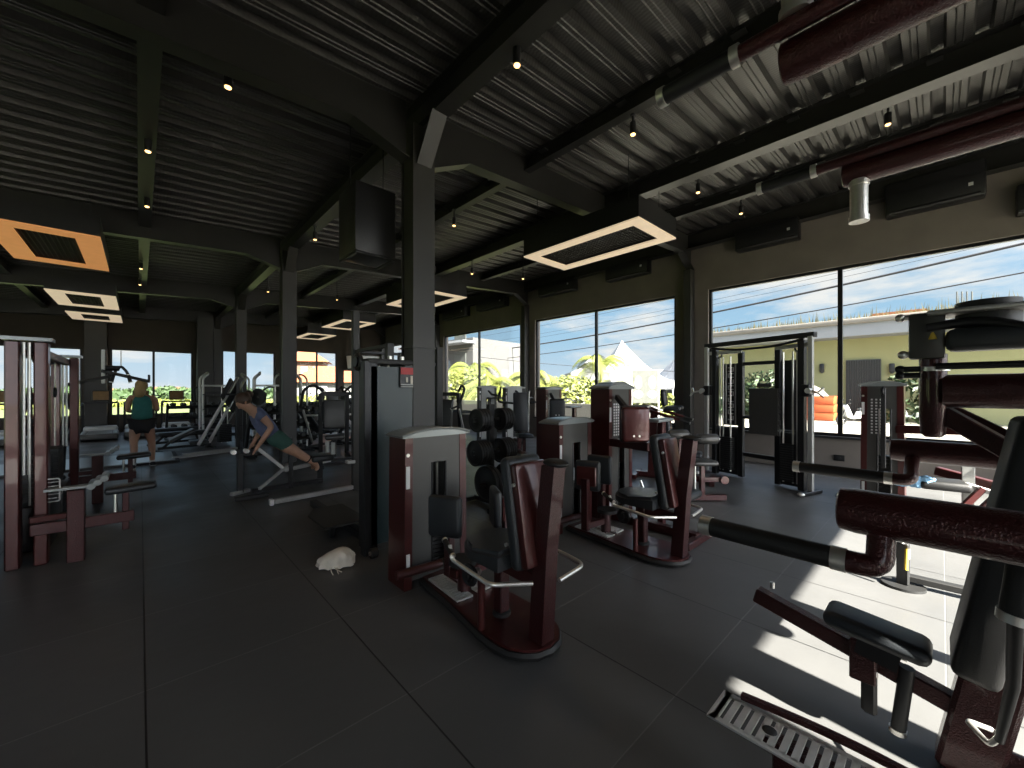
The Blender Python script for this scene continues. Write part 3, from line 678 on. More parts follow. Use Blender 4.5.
def tread(parent, c, size, rot=0, m='steel', n=12, name='step_plate'):
    """slotted metal tread"""
    L, W, T = size; R = rz_(rot) if not isinstance(rot, Matrix) else rot; g = G(); c = Vector(c)
    for s in (-1,1): g.box(c+R @ Vector((0, s*W*.43, 0)), (L, W*.14, T), R)
    k = n+1
    for i in range(k+1):
        g.box(c+R @ Vector((-L/2+L*(i+.0)/k*.97+L*.015, 0, 0)), (L/k*.55, W*.74, T), R)
    return g.build(name, m, parent)

# ---- 1. seated thigh machine (first of two alike)
def thigh_machine(label, pads, flip=()):
    t = thing('thigh_machine', label, 'exercise machine')
    tower(t, -.265, .32, 1.175, 1.40, 1.22)
    # base plate with a bowed front edge
    out = []
    for x, y in ((-.10,1.17),(-.125,.95),(-.145,.75),(-.165,.59),(-.19,.42),(-.21,.28),(-.215,.16),(-.195,.05),(-.15,-.02),(-.09,-.07),(.0,-.09)): out.append((x,y,.012))
    for x, y in ((.09,-.07),(.17,.0),(.215,.10),(.235,.25),(.235,.45),(.22,.70),(.20,.95),(.19,1.17)): out.append((x,y,.012))
    g = G(); g.prism(out, (0,0,.055)); bp = g.build('base_plate', 'maroon2', t)
    g = G(); g.tube([Vector(p)+Vector((-.008,0,.02)) for p in out[:18]], .024, 6); g.build('base_rim', 'dark', bp)
    tread(t, (-.06,.85,.078), (.42,.13,.012), PI/2-.06, n=12); tread(t, (.11,.85,.078), (.40,.13,.012), PI/2, n=12)
    # rear blade post
    g = G(); g.prism([(-.05,-.06,0),(-.05,.05,0),(-.05,.0,.62),(-.05,-.06,1.10),(-.05,-.16,1.13),(-.05,-.10,.62)], (.10,0,0)); g.build('rear_post', 'maroon', t)
    g = G(); g.ell((0,-.125,1.115), (.06,.085,.025)); g.build('post_cap', 'dark', t)
    # back rest: curved padded slab in front of the post
    R = rx(-.17)
    g = G(); g.box((0,.115,.80), (.30,.09,.66), R, .04, 4); back = g.build('backrest', 'pad', t)
    g = G(); g.box((0,.045,.80), (.27,.06,.60), R, .02, 2); sh = g.build('backrest_shell', 'maroon2', back)
    g = G()
    for z in (.62,.98): g.cyl((-.16,.115-(z-.8)*.17-.02,z), (-.145,.115-(z-.8)*.17-.02,z), .011, n=8)
    g.build('bolt', 'chrome', back)
    # seat, D shaped and dished
    g = G(); P = []
    for i in range(17): a = PI*i/16; P.append((.225*math.cos(a), .36+.24*math.sin(a)))
    P += [(-.225,.12),(.225,.12)]
    bm = bmesh.new(); lo = [bm.verts.new((x,y,.475)) for x, y in P]; hi = [bm.verts.new((x,y,.555+.03*(1-min(1,(y-.14)/.2)))) for x, y in P]
    bm.faces.new(lo[::-1]); bm.faces.new(hi)
    for i in range(len(P)): j = (i+1) % len(P); bm.faces.new([lo[i], lo[j], hi[j], hi[i]])
    bmesh.ops.bevel(bm, geom=[e for e in bm.edges if abs(e.verts[0].co.z-e.verts[1].co.z) < .04 and e.verts[0].co.z > .5], offset=.028, segments=3, affect='EDGES')
    g._bm(bm, (0,0,0), None, True); seat = g.build('seat', 'pad', t)
    bar1('seat_post', 'maroon', t, (0,.34,.07), (0,.34,.48), .075); G().lathe((0,.34,.07), (0,0,1), [(.06,0),(.06,.02),(.045,.03)]).build('post_collar', 'dark', t)
    tube1('adjust_post', 'maroon2', t, [(-.20,.30,.07),(-.20,.30,.36)], .024)
    G().torus((-.20,.42,.36), .055, .018, (1,0,0)).cyl((-.24,.42,.36), (-.16,.42,.36), .03).build('adjust_wheel', 'black', t)
    P_('adjust_knob', 'chrome', t, ('ell', ((-.10,.47,.33), .028), {}), ('cyl', ((-.16,.42,.35),(-.10,.47,.33),.012), {}))
    bar1('seat_beam', 'maroon2', t, (0,-.03,.40), (0,.40,.40), .06, .08)
    # chrome hand rail bowed round the seat
    tube1('hand_rail', 'chrome', t, [(-.28,.52,.54),(-.30,.48,.47),(-.30,.10,.44),(-.08,-.02,.42)], .013, .05)
    tube1('hand_rail', 'chrome', t, [(.28,.52,.60),(.30,.48,.47),(.34,.10,.44),(.30,-.10,.44),(.06,-.10,.42)], .013, .06)
    grip('hand_grip', t, (-.27,.60,.55), (-.30,.46,.49), .018, .012)
    # movement arms and thigh pads
    for s, (ang, dx, dy, z) in pads.items():
        x, y = s*dx, dy; R = rz_(ang)
        g = G(); g.box((x,y,z), (.26,.065,.30), R, .03, 4); p = g.build('thigh_pad', 'pad', t)
        n_ = R @ Vector((0,1,0)); k_ = (1 if n_.x*s < 0 else -1)*(-1 if s in flip else 1); bc = Vector((x,y,z))-n_*(.045*k_)
        g = G(); g.box(bc, (.20,.02,.19), R, .008, 1, False); g.build('pad_shell', 'maroon2', p)
        g = G(); q = Vector((x,y,0))-n_*(.07*k_); g.bar((q.x,q.y,.16), (q.x,q.y,z-.02), .075, .05); g.build('pad_post', 'maroon', t)
        g = G(); g.bar((q.x,q.y,.20), (s*.05,.75,.20), .05, .06); g.build('swing_arm', 'maroon2', t)
    g = G(); g.cyl((0,.75,.07), (0,.75,.30), .05); g.build('pivot_post', 'maroon', t)
    tube1('lever_arm', 'maroon', t, [(-.36,1.10,.17),(.0,1.06,.17)], .034)
    g = G(); g.cyl((-.05,.7,.30), (-.05,.7,.335), .10); g.build('cam_disc', 'dark', t)
    return t
m = thigh_machine('maroon seated thigh machine nearest the camera, grey tower and seat facing away', {-1:(-1.05,.12,.82,.62), 1:(1.05,.34,.80,.60)}, (-1,))
m.location = (1.73,1.62,0)
m2 = thigh_machine('second maroon seated thigh machine, right of the nearest one, its pads close together', {-1:(-1.25,.24,.80,.68), 1:(-1.25,.02,.84,.70)})
m2.location = (3.50,1.60,0)

# ---- 2. pull-up and dip station at the right edge
def dip_station():
    X0 = 2.42; t = thing('dip_station', 'large maroon pull-up and dip station cut by the right edge, thick round arms reaching in', 'exercise machine', (X0,-.9,0))
    def L(x, y, z): return Vector((x-X0, y+.9, z))
    R_ = .063
    # lower arms
    for x, tag_ in ((1.52,0), (3.25,1)):
        g = G(); g.tube([L(x,-1.15,1.18), L(x,.17,1.18), L(x,.205,1.18), L(x,.21,1.18)], [R_,R_,R_*.93,R_*.8], 24); arm = g.build('lower_arm', 'maroon', t)
        gx = x-.05 if x < 2 else 3.02
        zg = 1.045
        tube1('elbow', 'maroon', arm, [L(x,.115,1.16), L(gx,.115,zg-.0), L(gx,.195,zg)], .031, .05, 16)
        grip('dip_grip', t, L(gx,.185,zg), L(gx,.585 if x < 2 else .64,zg+.005), .0315, .035, rc=.034)
    # upper arms
    for x, z, gx, gz in ((1.75,2.735,1.66,2.80), (3.07,2.80,3.02,2.87)):
        g = G(); ru = .072 if x < 2 else .064; g.tube([L(x,-1.15,z), L(x,.36,z), L(x,.40,z), L(x,.405,z)], [ru,ru,ru*.95,ru*.85], 24); arm = g.build('upper_arm', 'maroon', t)
        tube1('elbow', 'maroon', arm, [L(gx,-1.0,gz), L(gx,.55,gz)], .03, 0, 14)
        grip('pull_up_grip', t, L(gx,.52,gz), L(gx,.84,gz), .035, .03)
        if x > 2: grip('stub_grip', t, L(x,.33,z-.05), L(x,.33,z-.29), .042, .03, 'chrome', rc=.048)
        else: grip('stub_grip', t, L(gx,.345,gz+.02), L(gx,.345,gz+.26), .042, .03, 'chrome', rc=.050)
    # main frame to the right of the picture
    for x in (1.52,3.25):
        bar1('side_post', 'maroon', t, L(x,-1.1,0), L(x,-1.1,2.74), .12, .12)
        bar1('base_beam', 'maroon', t, L(x,-1.5,.05), L(x,-.3,.05), .12, .10)
    bar1('cross_beam', 'maroon', t, L(1.52,-1.1,2.62), L(3.25,-1.1,2.62), .12, .12); bar1('cross_beam', 'maroon', t, L(1.52,-1.1,.06), L(3.25,-1.1,.06), .12, .12)
    # centre post, leaning, and base tube
    g = G(); g.bar(L(X0,-.06,.0), L(X0,-.26,1.15), .17, .12, .015, (1,0,0)); g.build('centre_post', 'maroon', t)
    tube1('base_tube', 'maroon', t, [L(X0,-.02,.10), L(X0,-1.1,.10)], .055)
    bar1('post_stay', 'maroon', t, L(X0,-.24,1.1), L(X0,-1.1,1.6), .10, .10)
    # tall backrest pad
    g = G(); g.box(L(X0-.02,-.165,.93), (.30,.13,1.0), rx(.17), .03, 4); b_ = g.build('backrest', 'padb', t)
    g = G(); g.box(L(X0-.02,-.235,.92), (.24,.02,.84), rx(.17)); g.build('backrest_shell', 'silver', b_)
    # inclined rail and knee seat
    bar1('seat_rail', 'maroon', t, L(X0,-.08,.245), L(X0,.68,.44), .065, .075)
    tube1('rail_pin', 'chrome', t, [L(X0+.06,.62,.47), L(X0+.06,.62,.50)], .011)
    bar1('rail_stay', 'maroon2', t, L(X0+.1,-.05,.2), L(X0+.03,.32,.34), .03, .03)
    g = G(); g.box(L(X0-.06,.20,.475), (.19,.35,.075), rx(.12), .035, 4); s_ = g.build('seat', 'pad', t)
    g = G(); g.box(L(X0-.06,.19,.40), (.08,.14,.09), rx(.2)); g.build('seat_bracket', 'black', s_)
    bar1('slide_bracket', 'maroon', t, L(X0-.04,.24,.24), L(X0-.04,.24,.42), .09, .10, up=(1,0,0))
    bar1('stop_plate', 'black', t, L(X0-.06,.22,.10), L(X0-.06,.22,.28), .055, .03, .012, up=(1,0,0))
    tube1('stem', 'dark', t, [L(X0-.03,.10,.35), L(X0-.03,.13,.06)], .026); tube1('stem_ring', 'chrome', t, [L(X0-.03,.13,.075), L(X0-.03,.131,.055)], .03)
    tube1('pull_pin', 'chrome', t, [L(X0-.06,.18,.40), L(X0-.06,.10,.40)], .012)
    # slotted foot plate on its post
    g = G(); L0, W0 = .78, .18; cx_, y1_ = 1.66, .60; zt = .30
    c0 = L(cx_, y1_-L0/2, zt)
    outl = [(-W0/2+.03,L0/2),(W0/2-.02,L0/2),(W0/2,L0/2-.03),(W0/2,-L0/2),(-W0/2,-L0/2),(-W0/2,L0/2-.035)]
    k = 22; holes = (5, 13)
    g.box(c0+Vector((-W0/2+.011,0,0)), (.022,L0,.008)); g.box(c0+Vector((W0/2-.011,0,0)), (.022,L0,.008)); g.box(c0+Vector((0,L0/2-.008,0)), (W0,.03,.008))
    for i in range(k): g.box(c0+Vector((0,-L0/2+L0*(i+.5)/k,0)), (W0-.03,L0/k*.60,.008))
    for j in holes: y_ = L0/2-L0*j/k; g.box(c0+Vector((0,y_,0)), (.055,L0/k*1.5,.0082)); 
    fp = g.build('foot_plate', 'steel', t)
    for j in holes: g = G(); g.lathe(c0+Vector((0,L0/2-L0*j/k,.004)), (0,0,1), [(0,.004),(.019,.004),(.024,0)], 16); g.build('plate_screw', 'dark', fp)
    g = G(); pts = []
    for i in range(13): a = i/12; pts.append(c0+Vector((W0/2+.004+.035*math.sin(a*PI), L0/2-.06-a*(L0-.08), .012)))
    g.prism([*pts, *[p+Vector((-.025,0,0)) for p in pts[::-1]]], (0,0,.02)); g.build('plate_rim', 'maroon', fp)
    bar1('plate_carrier', 'maroon', t, c0+Vector((0,L0/2-.16,-.03)), c0+Vector((0,-L0/2,-.03)), .07, .05)
    bar1('plate_post', 'maroon', t, L(cx_,.36,0), L(cx_,.36,.28), .09, .09)
    bar1('plate_base', 'maroon', t, L(cx_,.42,.04), L(cx_,-1.1,.04), .08, .08)
    # damper beside the post: black sleeve with chrome rings, thin rod and hook
    grip('damper_sleeve', t, L(1.80,-.165,1.13), L(1.80,-.14,.88), .034, .025)
    tube1('damper_rod', 'black', t, [L(1.80,-.14,.89), L(1.98,-.15,.62), L(2.10,-.13,.36)], [.018,.016,.012])
    tube1('hook', 'chrome', t, [L(2.10,-.13,.37), L(2.12,-.11,.32), L(2.20,-.06,.33), L(2.24,-.12,.31)], .009, .02)
    # middle arm: vertical tube with horizontal tube behind, braces
    g = G(); g.tube([L(2.78,.03,1.305), L(2.78,.03,1.32), L(2.78,.03,1.40), L(2.78,.03,1.70)], [.028,.042,.048,.048], 24); g.build('front_tube', 'maroon', t)
    tube1('middle_arm', 'maroon', t, [L(2.79,.0,1.525), L(2.80,-1.1,1.525)], .078, n=24)
    bar1('arm_brace', 'maroon', t, L(2.80,.0,1.42), L(2.72,-.36,1.14), .075, .075); bar1('arm_brace', 'maroon', t, L(3.0,.0,1.45), L(2.95,-.42,1.16), .05, .06)
    for z in (1.62,): G().cyl(L(2.78,.035,z), L(2.78,.035,z+.02), .062, n=20).build('clamp_ring', 'chrome', t)
    # black roller box and folded pads on top of the arm
    g = G(); g.box(L(2.74,.05,1.785), (.10,.12,.215), None, .01); g.build('head_bracket', 'shroud', t)
    g = G(); g.box(L(2.72,-.18,1.755), (.14,.34,.10), None, .03, 3); g.build('arm_pad', 'pad', t)
    g = G(); g.box(L(2.76,-.12,1.885), (.22,.34,.022), None, .01, 2); g.build('top_plate', 'silver', t)
    g = G(); g.cyl(L(2.80,-.14,1.80), L(2.80,-.14,1.93), .10, n=24); g.build('roller', 'dark', t)
    tube1('curved_bar', 'black', t, [L(2.70,.05,1.82), L(2.70,-.12,1.84), L(2.66,-.30,1.76), L(2.6,-.5,1.75)], .022, .1)
    tube1('side_bar', 'black', t, [L(2.72,.02,1.64), L(2.72,-.6,1.64)], .016)
    for z, y in ((1.88,.12),(1.70,.11),(1.63,.12),(1.60,.12)):
        g = G(); g.cyl(L(2.72,y-.05,z), L(2.72,y+.02,z), .014, n=10); g.ell(L(2.72,y+.02,z), .02); g.build('knob', 'chrome' if z > 1.65 else 'black', t)
    g = G(); g.cyl(L(2.70,.03,1.765), L(2.70,.03,1.80), .018, .010, n=10); g.build('plug', 'yellow', t)
    g = G(); g.box(L(3.0,-.42,1.28), (.26,.30,.5), rx(.3), .03, 3); g.build('hip_pad', 'padb', t)
    return t
dip_station()
# floor stand with round foot, lit by the sun beyond the arms
p = at(903,586,z=0); t = thing('floor_anchor', 'short black floor stand with round foot on the sunlit floor below the thick arm', 'exercise machine', p, -.1)
P_('foot', 'dark', t, ('cyl', ((0,0,0),(0,0,.02),.13), {'n':24})); bar1('upright', 'dark', t, (0,0,.02), (0,0,.34), .07, .06)
P_('pin', 'silver', t, ('cyl', ((-.03,0,.34),(-.03,0,.37),.012), {}), ('cyl', ((.03,0,.34),(.03,0,.37),.012), {})); P_('label_plate', 'white', t, ('box', ((-.0,-.034,.26),(.035,.006,.07)), {}))
bar1('base_rail', 'dark', t, (.05,0,.06), (.20,-.95,.06), .07, .05)
tube1('strap', 'yellow', t, [(-.05,-.03,.31),(-.07,-.03,.24),(-.09,-.03,.16)], .012)

# ---- 3. functional cable trainer in front of the street window
def cable_trainer():
    a = at(697,487,z=0); b = at(812,498,z=0)
    c = (a+b)/2; t = thing('cable_trainer', 'black twin column cable trainer with silver uprights in front of the right window', 'exercise machine', (7.47,2.12,0), 1.288)
    # local x runs along the wall (towards the camera = -x after turn), local y away from wall
    H = 2.32; W = 1.72
    for s in (-1,1):
        x = s*W/2
        bar1('upright', 'silver', t, (x,.05,0.02), (x,.05,H), .05, .07); bar1('inner_upright', 'black', t, (x-s*.14,0,.02), (x-s*.14,0,H-.05), .09, .09)
        bar1('rear_upright', 'black', t, (x-s*.55,-.12,.02), (x-s*.55,-.12,H-.12), .07, .09)
        for xx in (x-s*.22, x-s*.28, x-s*.42): G().cyl((xx,-.02,.1), (xx,-.02,H-.2), .013, n=8).build('guide_rod', 'chrome', t)
        g = G()
        for k in range(16): g.box((x-s*.35,-.03,.14+k*.036), (.20,.12,.032), bevel=.003, seg=1, smooth=False)
        g.build('weight_stack', 'dark', t)
        g = G(); g.box((x-s*.35,-.11,.45), (.44,.02,.82)); g.build('lower_cover', 'black', t)
        g = G(); g.box((x-s*.35,-.14,1.45), (.34,.012,1.1)); cv = g.build('upper_cover', 'black', t)
        bar1('foot', 'black', t, (x,-.18,.03), (x,.28,.03), .09, .05); G().ell((x,.30,.03), (.05,.05,.03)).build('foot_cap', 'chrome', t)
        bar1('top_bracket', 'silver', t, (x-s*.02,.03,H-.12), (x-s*.58,-.1,H-.12), .04, .06)
        g = G(); g.box((x-s*.04,.08,1.52), (.11,.10,.18), None, .01); cr_ = g.build('carriage', 'black', t)
        g = G(); g.cyl((x+s*.02,.12,1.52), (x+s*.02,.18,1.52), .04); g.torus((x+s*.06,.14,1.50), .03, .01, (0,1,0)); g.tube([(x+s*.02,.12,1.52),(x+s*.16,.2,1.49),(x+s*.22,.16,1.56)], .018); g.tube([(x+s*.16,.2,1.49),(x+s*.24,.2,1.42)], .012); g.build('swivel_pulley', 'chrome', cr_)
        G().torus((x-s*.2,-.02,H-.16), .05, .014, (0,1,0)).build('top_pulley', 'black', t)
    bar1('top_beam', 'black', t, (-W/2-.05,.02,H+.02), (W/2+.05,.02,H+.02), .09, .08)
    g = G(); g.tube([(-W/2+.1,.04,H-.03),(-.35,.04,H-.1),(.35,.04,H-.1),(W/2-.1,.04,H-.03)], .02, 8, .3); g.build('pull_up_bar', 'black', t)
    bar1('cross_bar', 'black', t, (-.33,-.12,1.98), (.33,-.12,1.98), .05, .06); bar1('cross_bar', 'black', t, (-.33,-.12,.42), (.33,-.12,.42), .05, .07); bar1('cross_bar', 'black', t, (-.33,-.12,1.06), (.33,-.12,1.06), .05, .05)
    # ribbed black accessory board between the columns
    g = G()
    for k in range(9): g.box((-.14,-.03,.84+k*.085), (.50-.02*(k % 2),.05,.075), None, .012, 2)
    g.box((-.14,-.01,1.18), (.46,.03,.74)); g.box((-.14,-.03,1.61), (.22,.05,.06), None, .01); g.build('accessory_board', 'shroud', t)
    # pale vertical lettering on the left cover, built as plain strokes
    xl = W/2-.35; g = G(); g.tube([(xl-.09,-.128,.92),(xl+.09,-.128,.92),(xl+.09,-.128,2.0),(xl-.09,-.128,2.0)], .012, 6, closed=True); lf = g.build('lettering_outline', 'white', t)
    random.seed(5)
    for k in range(9):
        z = 1.0+k*.108; g = G(); g.box((xl,-.128,z), (.10,.006,.018)); g.box((xl+(.045 if k % 2 else -.045),-.128,z+.035), (.018,.006,.07)); 
        if k % 3: g.box((xl,-.128,z+.065), (.10,.006,.016))
        g.build('lettering', 'white', lf)
    return t
ct = cable_trainer()
p = at(846,497,z=0); g = G(); g.tube([p+Vector((math.cos(a)*(.16+.03*math.sin(a*3)), math.sin(a)*.12, .012+.006*math.sin(a*2))) for a in [i*.4 for i in range(30)]], .008, 6)
tag(g.build('cable', 'black'), 'loose black cable coiled on the floor under the right window', 'cable')
# wall socket
p = at(839,458,X=XW-.02); t = thing('wall_socket', 'black wall socket below the right window', 'socket', (XW-.012,p.y,p.z)); P_('face_plate', 'black', t, ('box', ((0,0,0),(.02,.16,.11),None,.005), {})); P_('outlet', 'dark', t, ('cyl', ((-.02,0,0),(-.008,0,0),.03), {}))

# ---- 4. cloth bag on the floor
p = at(336,566,z=0)
t = thing('cloth_bag', 'small cream cloth bag with dangling strings, alone on the dark floor', 'bag', p, -.5)
bm = bmesh.new(); bmesh.ops.create_icosphere(bm, subdivisions=4, radius=1)
for v in bm.verts:
    c = v.co; a = math.atan2(c.y, c.x); k = 1+.10*math.sin(a*7+c.z*3)*(.4+max(0,-c.z))+.05*math.sin(a*13+1)
    x = c.x*.150*k; y = c.y*.10*k; z = c.z*.07+.068+.022*math.sin(c.x*2.6+.4)
    if c.z < -.25: z = .008+.01*abs(math.sin(a*5)); x *= 1.03+.25*abs(c.z)*.6; y *= 1.05
    v.co = (x, y, max(.004, z))
g = G(); g._bm(bm, (0,0,0), None, True); bag = g.build('bag_body', 'cream', t)
for k, (a, b) in enumerate((((-.02,-.10,.03),(.01,-.19,.006)), ((.03,-.10,.03),(.05,-.18,.006)), ((.0,-.10,.03),(.07,-.15,.006)))):
    tube1('drawstring', 'cream', t, [a, ((a[0]+b[0])/2-.01,(a[1]+b[1])/2,.02), b], .004, .02, 6)
# ------------------------------------------------------------------ more machines
def tower_thing(name, label, cat, loc, rz, w_, d, h, **k):
    t = thing(name, label, cat, loc, rz); tower(t, -w_/2, w_/2, 0, d, h, **k); return t
def number_strip(t, x, y, z0, z1, n=12):
    for dx in (0,.045,.09):
        g = G()
        for i in range(n): g.box((x+dx, y, z0+(z1-z0)*i/(n-1)), (.02,.006,.022))
        g.build('weight_labels', 'white', t)

# row machine with maroon chest pad, beside the second thigh machine
def row_machine(label, loc, rz=0, shell=True):
    t = thing('row_machine', label, 'exercise machine', loc, rz)
    tower(t, 0, .52, 0, .22, 1.60); number_strip(t, .10, -.03, 1.0, 1.36)
    R = rz_(-.72)
    g = G(); g.box((-.10,-.42,1.16), (.30,.08,.38), R, .035, 4); p = g.build('chest_pad', 'maroon2' if shell else 'pad', t)
    g = G()
    for s in (-1,1): v0 = Vector((-.10,-.42,1.04))+R @ Vector((s*.03,-.035,0)); g.cyl(v0, v0+R @ Vector((0,-.012,0)), .012, n=8)
    g.build('bolt', 'chrome', p)
    g = G(); g.box(Vector((-.10,-.42,1.16))+R @ Vector((0,.055,0)), (.30,.06,.40), R, .03, 4); g.build('pad_cushion', 'pad', p)
    bar1('cross_arm', 'maroon', t, (.05,-.02,.92), (.02,-.52,.92), .08, .09); bar1('cross_arm', 'maroon', t, (.02,-.50,.92), (.34,-.50,.92), .08, .09)
    bar1('front_post', 'maroon', t, (.33,-.50,0), (.33,-.50,1.20), .065, .08)
    g = G(); g.box((.33,-.48,1.19), (.36,.16,.035), None, .012, 2); g.build('shelf_plate', 'cap', t)
    bar1('pad_arm', 'black', t, (.12,-.05,1.45), (-.05,-.30,1.30), .05, .06)
    tube1('handle', 'chrome', t, [(.2,-.2,1.34),(.2,-.42,1.36),(.34,-.5,1.30)], .014, .04)
    g = G(); g.box((.10,-.80,.46), (.34,.36,.08), None, .035, 4); g.build('seat', 'pad', t)
    bar1('seat_post', 'maroon', t, (.10,-.80,.04), (.10,-.80,.43), .07)
    bar1('base_rail', 'maroon', t, (.12,0,.05), (.10,-1.0,.05), .09, .09); bar1('base_foot', 'maroon', t, (-.2,-1.0,.04), (.4,-1.0,.04), .08, .07)
    return t
row_machine('maroon row machine with chest pad, between the second thigh machine and the tall window', (3.99,2.66,0))
c_ = row_machine('maroon weight tower machine behind the second thigh machine, below the small palms', (6.08,5.55,0), shell=False)
tower_thing('weight_tower', 'grey weight tower just behind the row machine, its lid overlapping', 'exercise machine', (5.65,3.55,0), 0, .46, .22, 1.66)

def padded_machine(label, loc, rz, head=True, col='maroon'):
    """low plate machine with head pad, arm pads and levers"""
    t = thing('padded_press', label, 'exercise machine', loc, rz)
    bar1('base_rail', col, t, (0,-.6,.05), (0,.6,.05), .09, .09)
    for y in (-.6,.6): bar1('base_foot', col, t, (-.32,y,.04), (.32,y,.04), .08, .07)
    bar1('main_post', col, t, (0,.35,.05), (0,.30,1.25), .10, .12)
    g = G(); g.box((0,.14,1.40), (.26,.09,.30), rx(-.1), .05, 4); g.build('head_pad', 'pad', t)
    g = G(); g.box((0,.05,.75), (.32,.09,.66), rx(-.12), .04, 4); g.build('backrest', 'pad', t)
    g = G(); g.box((0,-.25,.45), (.36,.42,.09), None, .04, 4); g.build('seat', 'pad', t); bar1('seat_post', col, t, (0,-.2,.06), (0,-.2,.42), .07)
    for s in (-1,1):
        tube1('lever', 'maroon2', t, [(s*.15,.42,1.2),(s*.42,.30,1.18),(s*.45,-.15,1.05)], .026, .08)
        grip('hand_grip', t, (s*.45,-.12,1.055), (s*.45,-.30,1.0), .018, .014)
        g = G(); g.box((s*.28,-.02,1.22), (.16,.26,.07), None, .03, 3); g.build('arm_pad', 'pad', t)
        G().cyl((s*.18,.45,.85), (s*.42,.45,.85), .024).build('plate_peg', 'chrome', t)
    return t
padded_machine('maroon padded press with black head pad in front of the slim pilaster', (6.7,3.15,0), .35)

# roller bench in front of the cable trainer
t = thing('roller_bench', 'maroon bench with two fat grey rollers and small grey seat, behind the second thigh machine', 'exercise machine', (5.6,2.35,0), -.75)
for z, x0, nm in ((.90,-.02,0), (.86,.10,1)):
    g = G(); g.lathe((-.30 if nm == 0 else .02, .12 if nm == 0 else -.06, z), (1,0,0), [(0,0),(.05,.004),(.07,.03),(.07,.27),(.05,.296),(0,.30)], 24); g.build('roller_pad', 'shroud', t)
g = G(); g.box((.12,-.02,.535), (.34,.30,.07), None, .035, 4); g.build('seat', 'shroud', t)
bar1('seat_post', 'maroon', t, (.12,-.02,.05), (.12,-.02,.50), .06); tube1('seat_rod', 'chrome', t, [(.02,-.02,.1),(.02,-.02,.49)], .016)
bar1('roller_post', 'maroon', t, (-.12,.12,.04), (-.12,.12,.86), .07); tube1('roller_axle', 'chrome', t, [(-.32,.12,.9),(.02,.12,.9),(.02,-.06,.86),(.34,-.06,.86)], .014)
bar1('base_rail', 'maroon', t, (-.5,.0,.05), (.45,.0,.05), .09, .08); bar1('cross_arm', 'maroon', t, (.12,-.02,.30), (.42,-.02,.30), .06, .07)
g = G(); g.cyl((.40,-.09,.30), (.40,.05,.30), .055); g.build('arm_end', 'maroon2', t)

# small tower on the right with its seat side, beyond the thick arms
t = thing('leg_machine', 'small maroon and grey tower machine beside the right window, behind the thick grips', 'exercise machine', (7.30,.55,0), -PI/2)
tower(t, -.22, .22, 0, .30, 1.64); number_strip(t, -.10, -.03, .95, 1.40)
bar1('mast', 'black', t, (.02,-.10,.5), (.02,-.10,1.56), .035, .05)
G().torus((.02,-.12,1.52), .05, .014, (1,0,0)).build('pulley', 'black', t)
bar1('base_rail', 'maroon', t, (.30,.1,.06), (.45,-1.6,.06), .10, .10)
bar1('arm_beam', 'maroon2', t, (.15,-.1,1.02), (.75,-.3,1.06), .09, .10); bar1('arm_beam', 'maroon2', t, (.5,-.2,.55), (1.3,-.5,.40), .09, .10)
g = G(); g.box((.55,-.75,.48), (.40,.34,.10), rz_(.2), .04, 4); g.build('seat', 'padb', t)
bar1('seat_post', 'silver', t, (.75,-.45,.04), (.75,-.45,.85), .12, .10)
tube1('chrome_handle', 'chrome', t, [(.30,-.25,.72),(.45,-.30,.72),(.48,-.32,.82),(.34,-.28,.84)], .02, .04)
g = G(); g.box((1.25,-.55,.7), (.30,.09,.8), rx(-.2), .03, 3); g.build('backrest', 'padb', t)
for i in range(4): bar1('fold_arm', 'maroon2', t, (.7+i*.13,-.75,.25), (.85+i*.13,-.70,.48), .05, .06)
bar1('fold_arm', 'white', t, (.66,-.6,.5), (1.4,-.95,.34), .04, .05)
p = at(912,488,X=6.35); tt = thing('towel', 'light blue towel hung on the machine beyond the thick dip grips', 'towel', p, .2)
g = G(); bm = bmesh.new(); bmesh.ops.create_grid(bm, x_segments=14, y_segments=14, size=.5)
for v in bm.verts: u, w2 = v.co.x, v.co.y; v.co = Vector((.05*abs(w2)*2-.03+.012*math.sin(u*22), u*.34+.02*math.sin(w2*9), .14-.50*w2*w2+.01*math.sin(u*17)))
g._bm(bm, (0,0,0), None, True); o = g.build('towel_cloth', 'bluew', tt); sm = o.modifiers.new('t', 'SOLIDIFY'); sm.thickness = .012

# ---- plate tree with its plates
PT = Vector((3.42,4.10,0))
t = thing('plate_tree', 'black plate tree loaded with round weight plates, behind the nearest thigh machine', 'rack', PT)
bar1('post', 'black', t, (0,0,.04), (0,0,1.34), .07, .09)
for y in (-.32,.32): bar1('base_foot', 'black', t, (-.30,y,.04), (.30,y,.04), .06, .06)
bar1('base_rail', 'black', t, (0,-.32,.05), (0,.32,.05), .07, .06)
PG = [(1.14,-.04,'top'), (.72,-.04,'middle'), (.34,-.16,'bottom')]
for z, y, w_ in PG:
    for s in (-1,1): G().cyl((s*.03,y,z), (s*.325,y,z), .024, n=14).build('peg', 'black', t)
def plate_mesh(R, th):
    g = G(); g.lathe((-th/2,0,0), (1,0,0), [(.027,0),(.06,0),(.065,.004),(.07,.008),(R-.03,.008),(R-.025,0),(R-.004,0),(R,.004),(R,th-.004),(R-.004,th),(R-.025,th),(R-.03,th-.008),(.07,th-.008),(.06,th),(.027,th),(.027,0)], 32); return g
def plate(R, th, loc, label, rz=0, proto={}):
    k = (R, th)
    if k not in proto:
        o = plate_mesh(R, th).build('weight_plate', 'rubber'); proto[k] = o
    else: o = proto[k].copy(); COL.objects.link(o)
    o.location = loc; o.rotation_euler = (0,0,rz); tag(o, label, 'weight plate', 'weight plates on the plate tree'); return o
ords = ['outermost', 'second from outside', 'third from outside', 'fourth from outside', 'innermost']
